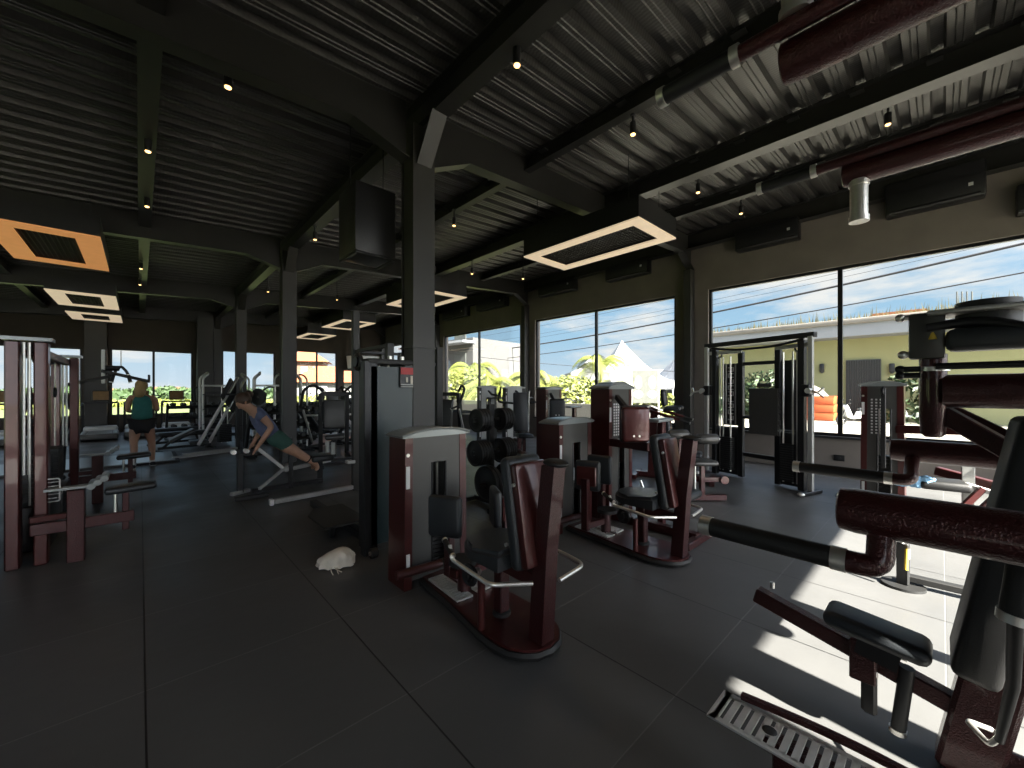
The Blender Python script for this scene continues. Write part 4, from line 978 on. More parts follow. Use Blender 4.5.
for (z, y, w_), (R, th, n) in zip(PG, ((.15,.040,4),(.165,.036,5),(.225,.055,2))):
    for s, side in ((-1,'left'), (1,'right')):
        for i in range(n):
            lb = ords[i] if i < n-1 else 'innermost'
            if w_ == 'bottom' and s > 0: pass
            plate(R, th, (PT.x+s*(.11+(n-1-i)*(th+.004)+th/2), PT.y+y, z), 'black round weight plate, %s on the %s %s peg of the plate tree' % (lb, w_, side))
# a big plate with hand holes leaning on the right bottom
g = G(); R = .225; hub = []
for i in range(3):
    a0 = i*2*PI/3+.35; a1 = a0+2*PI/3-.7; P = [Vector((0, math.cos(a)*.165, math.sin(a)*.165)) for a in [a0+(a1-a0)*k/8 for k in range(9)]]
g.torus((0,0,0), .20, .026, (1,0,0), 36, 10); g.torus((0,0,0), .055, .024, (1,0,0), 20, 8)
for i in range(3): a = i*2*PI/3; g.bar((0,math.cos(a)*.05,math.sin(a)*.05), (0,math.cos(a)*.19,math.sin(a)*.19), .035, .10, .004, up=(0,-math.sin(a),math.cos(a)))
o = g.build('weight_plate', 'rubber'); o.location = (PT.x+.25, PT.y-.42, .232); o.rotation_euler = (.0,.0,.45); tag(o, 'large spoked black weight plate standing in front of the plate tree', 'weight plate')

# ---- tall cable tower beside the nearest column
t = thing('cable_tower', 'tall dark cable row tower left of the nearest column, red notice on its side', 'exercise machine', (1.765,3.72,0))
bar1('front_upright', 'black', t, (-.20,-.08,0), (-.20,-.08,1.80), .09, .13); bar1('rear_upright', 'black', t, (-.15,.14,0), (-.15,.14,1.80), .07, .09)
bar1('front_upright', 'black', t, (.20,-.06,0), (.20,-.06,1.78), .07, .09)
g = G(); g.box((.01,-.11,.92), (.42,.03,1.66)); g.build('front_panel', 'teal', t)
g = G(); g.box((.0,.05,1.80), (.46,.36,.05), None, .015, 2); g.build('top_plate', 'dark', t)
g = G()
for k in range(14): g.box((-.01,.04,.12+k*.045), (.26,.16,.04), bevel=.003, seg=1, smooth=False)
g.build('weight_stack', 'rubber', t)
g = G(); g.torus((-.24,.08,1.80), .07, .022, (1,0,0)).cyl((-.27,.08,1.80), (-.21,.08,1.80), .05); g.build('pulley', 'black', t)
for x in (-.05,.05): G().cyl((x,.04,.1), (x,.04,1.78), .012, n=8).build('guide_rod', 'chrome', t)
for x in (.02,.15): P_('top_bolt', 'chrome', t, ('cyl', ((x,-.05,1.825),(x,-.05,1.86),.022), {}))
g = G(); g.box((.15,-.14,1.655), (.14,.012,.20)); n_ = g.build('notice', 'black', t); g = G(); g.box((.15,-.149,1.715), (.13,.006,.065)); g.build('notice_header', 'red', n_); g = G(); g.box((.20,-.149,1.63), (.025,.006,.08)); g.box((.15,-.149,1.63), (.02,.006,.05)); g.build('notice_picture', 'cream', n_)
g = G(); g.box((.15,-.149,1.583), (.13,.006,.010)); g.box((.15,-.149,1.562), (.13,.006,.008)); g.build('notice_line', 'lgrey', n_)
bar1('base_rail', 'black', t, (-.1,.2,.05), (-.1,1.9,.05), .08, .08)
g = G(); g.prism([(-.42,.45,.14),(-.42,1.0,.14),(-.30,1.22,.14),(.02,1.22,.14),(.02,.45,.14)], (0,0,.02)); g.build('foot_platform', 'column', t)
bar1('platform_leg', 'black', t, (-.3,.6,0), (-.3,.6,.14), .05); bar1('platform_leg', 'black', t, (-.15,1.1,0), (-.15,1.1,.14), .05)
g = G(); g.cyl((-.24,-.20,.05), (-.18,-.20,.05), .045); g.build('wheel', 'rubber', t); g = G(); g.cyl((-.25,-.20,.05), (-.17,-.20,.05), .018); g.build('wheel_hub', 'chrome', t)

# ---- power rack
t = thing('power_rack', 'tall dark power rack with long floor feet between the pushing woman and the nearest column', 'rack', (2.42,5.56,0))
for y in (-.57,.57):
    for x in (0,.76): bar1('upright', 'column', t, (x,y,0), (x,y,2.74 if (x == 0 and y > 0) else 2.15), .08, .10)
    if y > 0: bar1('floor_foot', 'silver', t, (-1.12,y-.10,.05), (0,y,.05), .07, .06); g = G(); g.box((-1.15,y-.10,.05), (.05,.09,.08), None, .01); g.build('foot_cap', 'white', t)
    bar1('side_bar', 'silver', t, (0,y,.44), (.76,y,.44), .05, .05); bar1('side_bar', 'column', t, (0,y,1.9), (.76,y,1.9), .04, .04)
    g = G(); g.box((-.08,y,.44), (.12,.12,.05), None, .01); g.build('catch_bracket', 'silver', t)
bar1('pull_up_bar', 'black', t, (0,.57,2.12), (.76,.57,2.12), .045); bar1('top_bar', 'column', t, (0,-.57,2.12), (0,.57,2.12), .05, .05); bar1('rear_bar', 'column', t, (.76,-.57,.3), (.76,.57,.3), .07, .08); bar1('rear_bar', 'column', t, (.76,-.57,2.0), (.76,.57,2.0), .05, .05)

# ---- benches
def bench(label, loc, rz, incl=0, col='dark', padm_='pad', L0=1.15, h=.44):
    t = thing('weight_bench', label, 'bench', loc, rz)
    bar1('base_rail', col, t, (-.55,0,.09), (.55,0,.09), .06, .06)
    for x in (-.55,.55): bar1('base_foot', col, t, (x,-.26,.03), (x,.26,.03), .05, .05)
    bar1('leg', col, t, (-.45,0,.1), (-.15,0,h-.06), .05); bar1('leg', col, t, (.5,0,.1), (.40,0,h-.06), .05); bar1('pad_frame', col, t, (-.5,0,h-.06), (.5,0,h-.06), .06, .04)
    if incl:
        c, s = math.cos(incl), math.sin(incl); g = G(); g.box((-.10-.38*c,0,h+.38*s), (.78,.28,.07), ry(incl), .03, 3); g.build('back_pad', padm_, t)
        g = G(); g.box((.30,0,h), (.34,.30,.07), None, .03, 3); g.build('seat', padm_, t)
        bar1('back_prop', 'chrome', t, (-.5,0,.12), (-.10-.5*c,0,h+.5*s-.06), .035)
    else:
        g = G(); g.box((0,0,h), (L0,.28,.08), None, .03, 3); g.build('seat', padm_, t)
    return t
# the bench set used by the pushing woman
t = thing('decline_bench', 'black decline bench with silver braces under the woman doing push-ups', 'bench', (0,0,0))
q = lambda x, y, Y: at(x, y, Y=Y)
bar1('brace', 'silver', t, q(256,447,6.9), q(283,468,6.9), .05, .05); bar1('brace', 'silver', t, q(259,489,6.6), q(292,462,7.0), .04, .04)
bar1('base_rail', 'silver', t, q(284,470,6.9), q(330,460,7.3), .06, .06); bar1('base_foot', 'dark', t, Vector((.95,6.6,.03)), Vector((1.35,6.6,.03)), .06, .05)
a, b = q(286,449,7.15), q(322,468,7.15); g = G(); g.bar(a, b, .28, .07, .03); g.build('back_pad', 'pad', t)
bar1('front_post', 'black', t, Vector((1.72,6.92,0)), Vector((1.72,6.92,.78)), .06); bar1('base_rail', 'black', t, Vector((1.2,6.9,.05)), Vector((2.2,6.95,.05)), .07, .06)
p = q(320,452,7.0); g = G(); g.box((p.x,p.y,.42), (.34,.40,.10), None, .03, 3); g.build('foot_pad', 'pad', t); bar1('rear_post', 'black', t, Vector((p.x,p.y,0)), Vector((p.x,p.y,.38)), .07)
for s in (-.14,.14): g = G(); g.cyl((p.x+.16,p.y+s,.47), (p.x+.16,p.y+s,.66), .035, n=14); g.build('roller', 'lgrey', t)
p = q(240,440,7.05)
t = thing('push_up_stand', 'short black stand with chrome top pegs under the leaning woman', 'stand', (p.x,p.y,0))
bar1('post', 'black', t, (0,0,.02), (0,0,.60), .10, .08); bar1('foot', 'silver', t, (-.12,-.1,.03), (.12,.05,.03), .07, .05)
for s in (-1,1): g = G(); g.cyl((s*.08,-.03,.62), (s*.08,.08,.62), .035); g.build('peg', 'chrome', t)
bar1('hand_beam', 'black', t, (.0,.0,.58), (.34,.0,.56), .06, .05)
bench('flat black bench left of the sled leg press, nearer one', (.85,13.2,0), .25)
bench('flat black bench left of the sled leg press, farther one', (.75,14.6,0), .25)
bench('black incline bench behind the dark power rack', (3.5,11.2,0), .6, .8)
bench('grey topped bench behind the third column', (5.0,14.0,0), .3, 0, 'silver', 'lgrey')
bench('black bench seen low between the second column and the chair back', (3.55,12.8,0), 1.2, .5)

# ---- sled leg press
t = thing('leg_press', 'black sled leg press with two pale diagonal rails, left of the pushing woman', 'exercise machine', (.85,11.5,0))
for o_ in (0,.42):
    bar1('slide_rail', 'white', t, (.12+o_*.55,.0+o_*.9,.28), (.66+o_*.55,.55+o_*.9,1.25), .05, .06, up=(1,-.6,0)); bar1('slide_rail_upper', 'silver', t, (.66+o_*.55,.55+o_*.9,1.25), (1.0+o_*.55,.9+o_*.9,1.86), .05, .06, up=(1,-.6,0))
    bar1('base_rail', 'silver', t, (-.35+o_*.5,-.1+o_,.05), (.75+o_*.5,.3+o_,.05), .07, .06)
    bar1('rear_post', 'black', t, (1.0+o_*.5,.9+o_,0), (1.0+o_*.5,.9+o_,1.8), .08)
g = G(); g.bar((.75,.75,1.15), (.98,1.0,1.62), .75, .05, .01, up=(1,-.6,0)); g.build('sled_plate', 'dark', t)
bar1('cross_bar', 'black', t, (.7,.55,1.42), (1.55,1.0,1.42), .05)
g = G(); g.box((-.15,.2,.5), (.5,.45,.09), ry(-.5), .03, 3); g.build('back_pad', 'pad', t); g = G(); g.box((.15,.3,.32), (.35,.45,.09), None, .03, 3); g.build('seat', 'pad', t)
def hang_plate(parent_pos, R, label, rz=0, m='rubber'):
    o = plate_mesh(R, .04).build('weight_plate', m); o.location = parent_pos; o.rotation_euler = (0,0,rz); return tag(o, label, 'weight plate')
hang_plate((2.25,12.1,1.35), .22, 'round black plate on the right side of the sled leg press', .6)

# ---- plate loaded chest press with curved arms
def chest_press(label, loc, rz, backm='pad', col='black', armc='dark'):
    t = thing('chest_press', label, 'exercise machine', loc, rz)
    for x in (-.4,.4): bar1('base_rail', col, t, (x,-.6,.05), (x*.7,.7,.05), .08, .08)
    bar1('base_cross', col, t, (-.45,-.6,.05), (.45,-.6,.05), .08, .08)
    bar1('main_post', col, t, (-.28,.45,.05), (-.28,.30,1.45), .09, .10); bar1('main_post', col, t, (.28,.45,.05), (.28,.30,1.45), .09, .10); bar1('top_cross', col, t, (-.28,.30,1.43), (.28,.30,1.43), .09, .09)
    g = G(); g.box((0,.12,.98), (.46,.09,.66), rx(-.1), .04, 3); g.build('backrest', backm, t)
    g = G(); g.box((0,-.18,.50), (.40,.42,.10), None, .04, 3); g.build('seat', backm, t); bar1('seat_post', col, t, (0,-.1,.05), (0,-.1,.46), .08)
    for s in (-1,1):
        tube1('press_arm', armc, t, [(s*.24,.36,1.50),(s*.40,.25,1.66),(s*.62,.05,1.55),(s*.66,-.30,1.15)], .03, .15)
        grip('hand_grip', t, (s*.66,-.26,1.18), (s*.50,-.36,1.10), .02, .014)
        G().cyl((s*.3,.42,.95), (s*.62,.42,.95), .024).build('plate_peg', 'chrome', t)
        bar1('arm_stay', 'silver', t, (s*.45,.35,.35), (s*.62,-.2,1.10), .04, .05)
    return t
cp = chest_press('black chest press with grey backrest facing the camera right of the second column', (3.2,9.3,0), -.30, 'shroud')
for (x, y, r, lb) in ((4.6,11.4,.5,'black chest press with pale stays deep behind the power rack'), (5.25,8.1,-1.2,'dark press machine with silver stays right of the nearest column'), (6.5,10.6,.8,'dark press machine below the bright palm'),
        (2.9,15.2,.3,'dark press machine near the far wall between third column and the orange roof window'), (5.6,16.4,0,'dark press machine under the window with the orange roof'), (7.4,13.6,1.0,'dark press machine at the left end of the street wall'), (1.9,16.8,.2,'dark press machine left of the third column by the far wall')):
    clone(cp, (x,y,0), r, lb)
# tall back pad machine left of the street pilaster
t = thing('back_board_machine', 'tall narrow black backboard machine in front of the pilaster by the palms', 'exercise machine', (6.75,6.95,0), -.5)
g = G(); g.box((0,0,1.0), (.36,.10,.95), rx(-.08), .04, 3); g.build('backrest', 'pad', t); bar1('edge_rail', 'silver', t, (.20,.02,.5), (.20,-.03,1.5), .03, .04)
bar1('main_post', 'maroon', t, (0,.15,0), (0,.08,1.4), .10); bar1('base_rail', 'maroon', t, (0,-.7,.05), (0,.6,.05), .09); g = G(); g.box((0,-.3,.46), (.36,.4,.09), None, .04, 3); g.build('seat', 'pad', t); bar1('seat_post', 'maroon', t, (0,-.3,.05), (0,-.3,.43), .07)
for s in (-1,1): tube1('lever', 'dark', t, [(s*.1,.15,1.2),(s*.55,.05,1.25),(s*.6,-.4,1.5)], .028, .1); grip('hand_grip', t, (s*.6,-.38,1.49), (s*.6,-.5,1.6), .02, .014)
# light grey enclosure machines by the street window
for (x, y, h, w_, lb) in ((7.7,9.35,1.66,.55,'light grey enclosed weight tower by the palm window, left one'), (8.25,8.75,1.64,.60,'light grey enclosed weight tower by the palm window, right one')):
    t = thing('weight_tower', lb, 'exercise machine', (x,y,0), -.45); tower(t, -w_/2, w_/2, 0, .3, h, body='lgrey', side='column', capm='lgrey')
    tube1('press_arm', 'dark', t, [(0,-.1,1.5),(0,-.5,1.4),(.25,-.6,1.35)], .03, .08); g = G(); g.box((.1,-.55,1.30), (.5,.2,.05), None, .02, 2); g.build('arm_pad', 'dark', t)
    bar1('seat_post', 'dark', t, (0,-.7,0), (0,-.7,.48), .07); g = G(); g.box((0,-.7,.5), (.36,.36,.08), None, .03, 3); g.build('seat', 'pad', t)
    bar1('base_rail', 'dark', t, (0,0,.05), (0,-.9,.05), .09)

# ---- storage racks and tall frames at the back
def tall_frame(label, loc, rz, w_=1.1, h=1.95, m='silver'):
    t = thing('cable_gym', label, 'exercise machine', loc, rz)
    for s in (-1,1):
        for yy in (-.12,.12): tube1('upright', m, t, [(s*w_/2,yy,0),(s*w_/2,yy,h-.1),(s*w_/2*.8,yy,h)], .028, .08)
        tube1('top_loop', m, t, [(s*w_/2*.8,-.12,h),(s*w_/2*.75,0,h+.06),(s*w_/2*.8,.12,h)], .028, .05)
        bar1('foot', 'black', t, (s*w_/2,-.4,.04), (s*w_/2,.4,.04), .07)
        for k in range(3): g = G(); g.cyl((s*w_/2,-.13,.6+k*.4), (s*w_/2,-.26,.62+k*.4), .018); g.build('hook', 'black', t)
    bar1('cross_bar', m, t, (-w_/2,0,h-.3), (w_/2,0,h-.3), .05); bar1('cross_bar', 'black', t, (-w_/2,.1,.5), (w_/2,.1,.5), .05)
    g = G()
    for k in range(10): g.box((0,.05,.1+k*.05), (.3,.16,.044))
    g.build('weight_stack', 'rubber', t)
    for s in (-.07,.07): G().cyl((s,.05,.05), (s,.05,h-.3), .012, n=8).build('guide_rod', 'chrome', t)
    return t
tf = tall_frame('silver tube frame with looped top just left of the third column', (1.75,13.7,0), .2)
clone(tf, (2.75,12.3,0), -.3, 'silver tube frame with looped top between the third and second columns')
clone(tf, (3.25,13.0,0), .7, 'second silver tube frame, right behind the one by the second column')
clone(tf, (4.05,8.0,0), 1.2, 'silver tube frame behind the tall cable tower')
def dumbbell(m='rubber'):
    t = bpy.data.objects.new('dumbbell', None); COL.objects.link(t)
    G().cyl((-.08,0,0), (.08,0,0), .015, n=8).build('handle', 'chrome', t)
    for s in (-1,1): G().cyl((s*.07,0,0), (s*.15,0,0), .06, n=8).build('head', m, t)
    return t
def dumbbell_rack(label, loc, rz, L0, n, grp, first=[None]):
    t = thing('dumbbell_rack', label, 'rack', loc, rz)
    for s in (-1,1): bar1('side_frame', 'black', t, (s*L0/2,.25,0), (s*L0/2,-.05,1.1), .06, .08); bar1('foot', 'black', t, (s*L0/2,-.3,.04), (s*L0/2,.35,.04), .06)
    for k, (y, z) in enumerate(((-.10,.35),(0,.68),(.06,1.0))):
        g = G(); g.box((0,y,z), (L0,.24,.03), rx(.3)); g.build('shelf', 'dark', t)
        for i in range(n):
            x = -L0/2+.14+(L0-.28)*i/(n-1); wp = Vector(loc)+rz_(rz) @ Vector((x,y,z+.085))
            if first[0] is None: d = dumbbell(); first[0] = d
            else: d = copy_tree(first[0])
            d.location = wp; d.rotation_euler = (0,0,rz+PI/2); tag(d, 'black round dumbbell on the %s, %s shelf' % (grp, ('bottom','middle','top')[k]), 'dumbbell', 'dumbbells on the %s, %s shelf' % (grp, ('bottom','middle','top')[k]))
    return t
dumbbell_rack('black three shelf dumbbell rack between the treadmills and the third column', (1.35,16.0,0), .1, 1.5, 6, 'rack near the treadmills')
dumbbell_rack('black three shelf dumbbell rack behind the pushing woman', (2.55,10.9,0), .25, 1.5, 6, 'rack behind the pushing woman')
dumbbell_rack('black three shelf dumbbell rack right of the second column', (3.75,14.4,0), .3, 1.9, 8, 'rack under the orange roof window')

# ---- treadmills
def treadmill(label, loc, rz):
    t = thing('treadmill', label, 'treadmill', loc, rz)
    g = G(); g.box((0,.95,.13), (.84,1.9,.16), None, .04, 3); dk = g.build('deck', 'shroud', t)
    g = G(); g.box((0,.80,.215), (.54,1.5,.012)); g.build('belt', 'cap', dk)
    for s in (-1,1): g = G(); g.box((s*.34,.85,.222), (.10,1.6,.02), None, .008, 2); g.build('side_step', 'cap', dk)
    g = G(); g.box((0,1.72,.26), (.80,.42,.18), None, .06, 4); g.build('motor_cover', 'lgrey', t)
    for s in (-1,1): bar1('upright', 'dark', t, (s*.40,1.72,.1), (s*.40,1.5,1.12), .06, .10, .015); tube1('handrail', 'dark', t, [(s*.40,1.5,1.10),(s*.40,1.15,1.08),(s*.40,1.0,1.02)], .026, .06)
    bar1('cross_bar', 'dark', t, (-.40,1.5,1.12), (.40,1.5,1.12), .06, .06)
    g = G(); g.box((0,1.52,1.34), (.42,.06,.34), rx(-.15), .02, 3); g.build('console', 'black', t); g = G(); g.box((0,1.482,1.345), (.36,.01,.28), rx(-.15)); g.build('screen', 'screen', t)
    return t
tm = treadmill('treadmill right of the walking woman, tan screen against the field', (1.0,17.4,0), .02)
clone(tm, (-.9,17.1,0), .02, 'treadmill in front of the left pier, dark screen'); clone(tm, (.05,17.3,0), .02, 'treadmill half hidden by the walking woman'); clone(tm, (-1.95,17.0,0), .02, 'treadmill behind the standing man in black'); clone(tm, (-3.0,16.9,0), .02, 'treadmill at the left edge behind the cable station')

# ---- lifting platform
t = thing('lifting_platform', 'pale low platform on the floor at the feet of the walking woman', 'platform', (-.75,11.9,0))
g = G(); g.box((0,0,.02), (2.75,1.7,.04)); g.build('frame', 'dark', t); g = G(); g.box((0,0,.046), (2.6,1.6,.012)); g.build('board', 'cap', t)

# ---- maroon multi station on the left
def multi_station():
    t = thing('multi_station', 'large maroon cable multi station at the left edge with two low seats', 'exercise machine', (-.72,5.42,0))
    def post(y, w_=.11):
        for xx in (-.075,.085): bar1('upright', 'maroon2', t, (xx,y,0), (xx,y,1.95), .13, .085, .01)
        g = G(); g.box((.01,y,1.97), (.29,.17,.03)); g.build('post_cap', 'cap', t)
        for s in (-.03,.03): G().cyl((.005+s*.5,y-.06,.8), (.005+s*.5,y-.06,1.94), .011, n=8).build('guide_rod', 'chrome', t)
    post(0); post(2.4)
    for x in (-.10,.02): bar1('top_beam', 'black', t, (x,0,1.89), (x,2.4,1.89), .05, .08)
    for k, y in enumerate((.5,.75,1.3,1.6,2.05)):
        G().cyl((-.05,y,.42), (-.05,y,1.94), .009, n=6).build('cable_line', 'chrome', t); g = G(); g.torus((-.05,y,1.86 if k % 2 else 1.5), .05, .014, (1,0,0)); g.build('pulley', 'black', t)
    for y0 in (.45,1.35): 
        g = G(); g.box((-.05,y0+.28,.22), (.28,.62,.42), None, .02, 2); g.build('stack_cover', 'black', t)
        g = G()
        for k in range(9): g.box((-.05,y0+.28,.48+k*.045), (.18,.42,.04))
        g.build('weight_stack', 'rubber', t)
    # two low seats with foot or thigh pads
    for y in (-.10,2.40):
        bar1('cross_arm', 'maroon', t, (.03,y,.33), (.68,y,.33), .09, .10); bar1('cross_arm', 'maroon2', t, (.03,y-.04,.42), (.33,y-.02,.42), .05, .05)
        bar1('seat_side_post', 'maroon', t, (.30,y,0), (.30,y,.64), .15, .11)
        g = G(); g.box((.24,y,.655), (.26,.10,.02)); g.build('top_plate', 'cap', t)
        for s in (-.03,.03,.09): g = G(); g.cyl((.42+s*.7,y-.14,.68+s*.5), (.42+s*.7,y+.14,.68+s*.5), .028, n=12); g.build('foot_roller', 'cap', t)
        g = G(); g.box((.66,y-.02,.60), (.36,.24,.06), ry(-.04), .025, 3); g.build('seat', 'pad', t); bar1('seat_post', 'maroon', t, (.62,y,.20), (.62,y,.57), .05); tube1('seat_rod', 'chrome', t, [(.55,y,.28),(.55,y,.57)], .014)
    # pulldown arms
    bar1('pulldown_arm', 'column', t, (.32,2.6,1.80), (.82,2.75,1.66), .03, .045); bar1('arm_hook', 'column', t, (.82,2.75,1.64), (.82,2.75,1.76), .03, .03); bar1('pulldown_arm', 'column', t, (.02,2.45,1.60), (.40,2.62,1.72), .03, .045); bar1('arm_mast', 'silver', t, (.34,2.62,1.62), (.34,2.62,2.1), .03, .04); G().cyl((.36,2.6,1.84), (.50,2.63,1.84), .038, n=14).build('arm_weight', 'dark', t)
    wr_ = tube1('wire_rack', 'silver', t, [(.13,-.10,.55),(.20,-.10,.55),(.20,-.10,.75),(.13,-.10,.75)], .006, .02, 6)
    for k in range(5): tube1('wire_rung', 'silver', wr_, [(.13,-.10,.58+k*.035),(.20,-.10,.58+k*.035)], .004, 0, 6)
    return t
multi_station()
p = at(121,366,Y=8.1); t = thing('pulldown_attachment', 'V shaped cable handle hanging in front of the far window above the low seats', 'handle', p)
tube1('cable_line', 'chrome', t, [(0,0,.0),(0,0,.22)], .007); tube1('v_bar', 'black', t, [(-.10,0,-.22),(-.06,0,-.08),(0,0,0),(.06,0,-.08),(.10,0,-.22)], .018, .03)
for s in (-1,1): grip('hand_grip', t, (s*.10,0,-.24), (s*.075,0,-.12), .022, .01)
t = thing('cable_station', 'black cable station base and rods cut by the left edge of the picture', 'exercise machine', (-1.18,5.35,0))
g = G(); g.box((0,-.1,.36), (.45,.5,.72), None, .02, 2); g.build('stack_cover', 'black', t)
for x in (.02,.10): G().cyl((x,-.1,.7), (x,-.1,2.0), .012, n=8).build('guide_rod', 'chrome', t)
bar1('top_beam', 'black', t, (-.3,-.1,2.0), (.2,-.1,2.0), .08); bar1('upright', 'black', t, (-.2,-.1,.7), (-.2,-.1,2.0), .08)
g = G(); g.ell((.10,-.1,.80), (.03,.03,.06)); g.build('cable_stop', 'black', t)

# whiteboards and pier at the end of the far wall
for x, y, w_, z, h, lb in ((7.6,0,.0,0,0,''),):
    pass
t = thing('whiteboard', 'large pale wall board on the far wall behind the power rack', 'board', (8.75,YF-.04,2.5)); g = G(); g.box((0,0,.05), (1.5,.04,1.5)); g.build('panel', 'white', t)
t = thing('poster', 'pale tilted poster hung on the far right wall boards', 'poster', (7.9,YF-.35,2.95)); g = G(); g.box((0,0,0), (.8,.03,.62), ry(-.12)); g.build('panel', 'cream', t); g = G()
for s in (-.3,.3): g.cyl((s,0,.3), (s,0,1.9), .008, n=6)
g.build('hanger', 'black', t)

# ------------------------------------------------------------------ people
FAT = 1.14
def skinmesh(name, verts, edges, m, parent=None, sub=2):
    """verts: (position, radius); grows one continuous surface over the joint graph"""
    me = bpy.data.meshes.new(name); me.from_pydata([tuple(v[0]) for v in verts], edges, []); o = bpy.data.objects.new(name, me); COL.objects.link(o); me.materials.append(MT[m])
    md = o.modifiers.new('skin', 'SKIN'); md.use_smooth_shade = True; md.branch_smoothing = .4
    for i, v in enumerate(verts):
        r = v[1]; r = (r, r) if not isinstance(r, tuple) else r; r = (r[0]*FAT, r[1]*FAT); me.skin_vertices[0].data[i].radius = r; me.skin_vertices[0].data[i].use_root = (i == 0)
    s = o.modifiers.new('sub', 'SUBSURF'); s.levels = sub; s.render_levels = sub
    if parent: o.parent = parent
    return o
def hand(V, E, wi, w_, d, side, curl, k=.85):
    """palm, four fingers of unequal length and a thumb, from wrist index wi; d = hand direction, side = thumb side, curl = bend direction"""
    w_, d, side, curl = Vector(w_), Vector(d).normalized(), Vector(side).normalized(), Vector(curl).normalized()
    V.append((w_+d*.045*k, .026*k)); pi = len(V)-1; E.append((wi, pi))
    V.append((w_+d*.08*k, .028*k)); kp = len(V)-1; E.append((pi, kp))
    for i, l in enumerate((.068,.078,.072,.056)):
        b = w_+d*.09*k+side*(.026-.0175*i)*k; p1 = b+d*l*.45*k+curl*.006; p2 = p1+(d*.75+curl*.65).normalized()*l*.35*k; p3 = p2+(d*.35+curl*.9).normalized()*l*.3*k
        n = len(V); V += [(b,.010*k),(p1,.0085*k),(p2,.008*k),(p3,.007*k)]; E += [(kp,n),(n,n+1),(n+1,n+2),(n+2,n+3)]
    b = w_+d*.035*k+side*.03*k; n = len(V); V += [(b,.012*k),(b+(side*.7+d*.7)*.03*k,.0105*k),(b+(side*.5+d*.9+curl*.3)*.055*k,.009*k)]; E += [(pi,n),(n,n+1),(n+1,n+2)]
def head_chain(V, E, ni, neck, up, fwd, r=.083):
    """head as part of the body surface: jaw, skull, nose and ears"""
    up, fwd = Vector(up).normalized(), Vector(fwd).normalized(); neck = Vector(neck); side = up.cross(fwd)
    pts = [(neck+up*.075+fwd*.012, r*.72), (neck+up*.13+fwd*.016, r*.98), (neck+up*.185+fwd*.006, r*.93), (neck+up*.215, r*.55)]
    n = len(V); V += pts; E += [(ni,n),(n,n+1),(n+1,n+2),(n+2,n+3)]
    b = neck+up*.125+fwd*(r+.012); V += [(b,.016),(b+fwd*.016-up*.012,.010)]; E += [(n+1,n+4),(n+4,n+5)]
    return neck+up*.15, up, fwd, side
def face(parent, c, up, fwd, side, r=.083):
    for s in (-1,1):
        g = G(); g.ell(c+fwd*(r*.93)+side*s*.031+up*.0, .012); g.build('eye', 'white', parent); g = G(); g.ell(c+fwd*(r*.93+.009)+side*s*.031, .006); g.build('pupil', 'black', parent)
        g = G(); g.ell(c+side*s*(r+.002)-up*.015, (.013,.018,.028)); g.build('ear', 'skin', parent)
    g = G(); g.tube([c+fwd*(r*.90)-up*.062-side*.022, c+fwd*(r*.99)-up*.064, c+fwd*(r*.90)-up*.062+side*.022], .006, 6); g.build('mouth', 'red', parent)

# walking woman seen from behind
B = Vector((.03,10.72,0)); up = Vector((0,0,1))
def W(x, y, z): return (x+B.x, y+B.y, z)
t = thing('person', 'woman in teal tank top and black shorts walking away beside the pale platform', 'person', (B.x,B.y,0))
def rel(o): o.location = (-B.x,-B.y,0); return o
V = [(W(0,0,.94),.115),(W(0,0,1.06),.105),(W(0,.02,1.22),.115),(W(0,.01,1.36),.12),(W(0,.01,1.46),.055)]; E = [(0,1),(1,2),(2,3),(3,4)]
hc = head_chain(V, E, 4, W(0,.015,1.46), (0,.0,1), (.5,.85,0))
for s, foot, knee in ((-1,(-.13,-.08,.08),(-.12,.02,.50)), (1,(.15,.16,.08),(.14,.12,.50))):
    n = len(V); V += [(W(s*.09,0,.86),.095),(W(s*.105,.02,.70),.085),(W(*knee),.058),(W(knee[0]+.005,knee[1]-.02,.36),.055),(W(*foot),.036),(W(foot[0]+s*.01,foot[1]+.05,.035),.035),(W(foot[0]+s*.02,foot[1]+.15,.03),.028)]
    E += [(0,n),(n,n+1),(n+1,n+2),(n+2,n+3),(n+3,n+4),(n+4,n+5),(n+5,n+6)]
arms = []
for s, el, wr_ in ((-1,(-.205,.07,1.12),(-.08,.28,1.10)), (1,(.225,.06,1.12),(.17,.30,1.19))):
    n = len(V); V += [(W(s*.155,.01,1.39),.055),(W(s*.19,.02,1.32),.052),(W(*el),.038),(W(*wr_),.025)]; E += [(3,n),(n,n+1),(n+1,n+2),(n+2,n+3)]
    hand(V, E, n+3, W(*wr_), Vector(wr_)-Vector(el), (0,0,1), (-s,0,0))
body = rel(skinmesh('body', V, E, 'skin', t)); fe = bpy.data.objects.new
c, u_, f_, sd = hc
for o in []: pass
tmp = bpy.data.objects.new('face', None); COL.objects.link(tmp); tmp.parent = t; tmp.location = (-B.x,-B.y,0); face(tmp, c, u_, f_, sd)
rel(skinmesh('tank_top', [(W(0,0,.92),.155),(W(0,.0,1.05),.148),(W(0,.02,1.22),.155),(W(0,.01,1.36),.14),(W(-.11,.01,1.42),.05),(W(.11,.01,1.42),.05)], [(0,1),(1,2),(2,3),(3,4),(3,5)], 'tealc', t))
rel(skinmesh('shorts', [(W(0,0,.90),.15),(W(-.09,0,.86),.115),(W(-.108,.015,.72),.105),(W(.09,0,.86),.115),(W(.112,.03,.72),.105)], [(0,1),(1,2),(0,3),(3,4)], 'blackc', t))
g = G(); g.ell(c-f_*.018+up*.015, (.098,.098,.112)); g.ell(c-f_*.07-up*.10, (.085,.05,.15)); rel(g.build('hair', 'hairb', t))
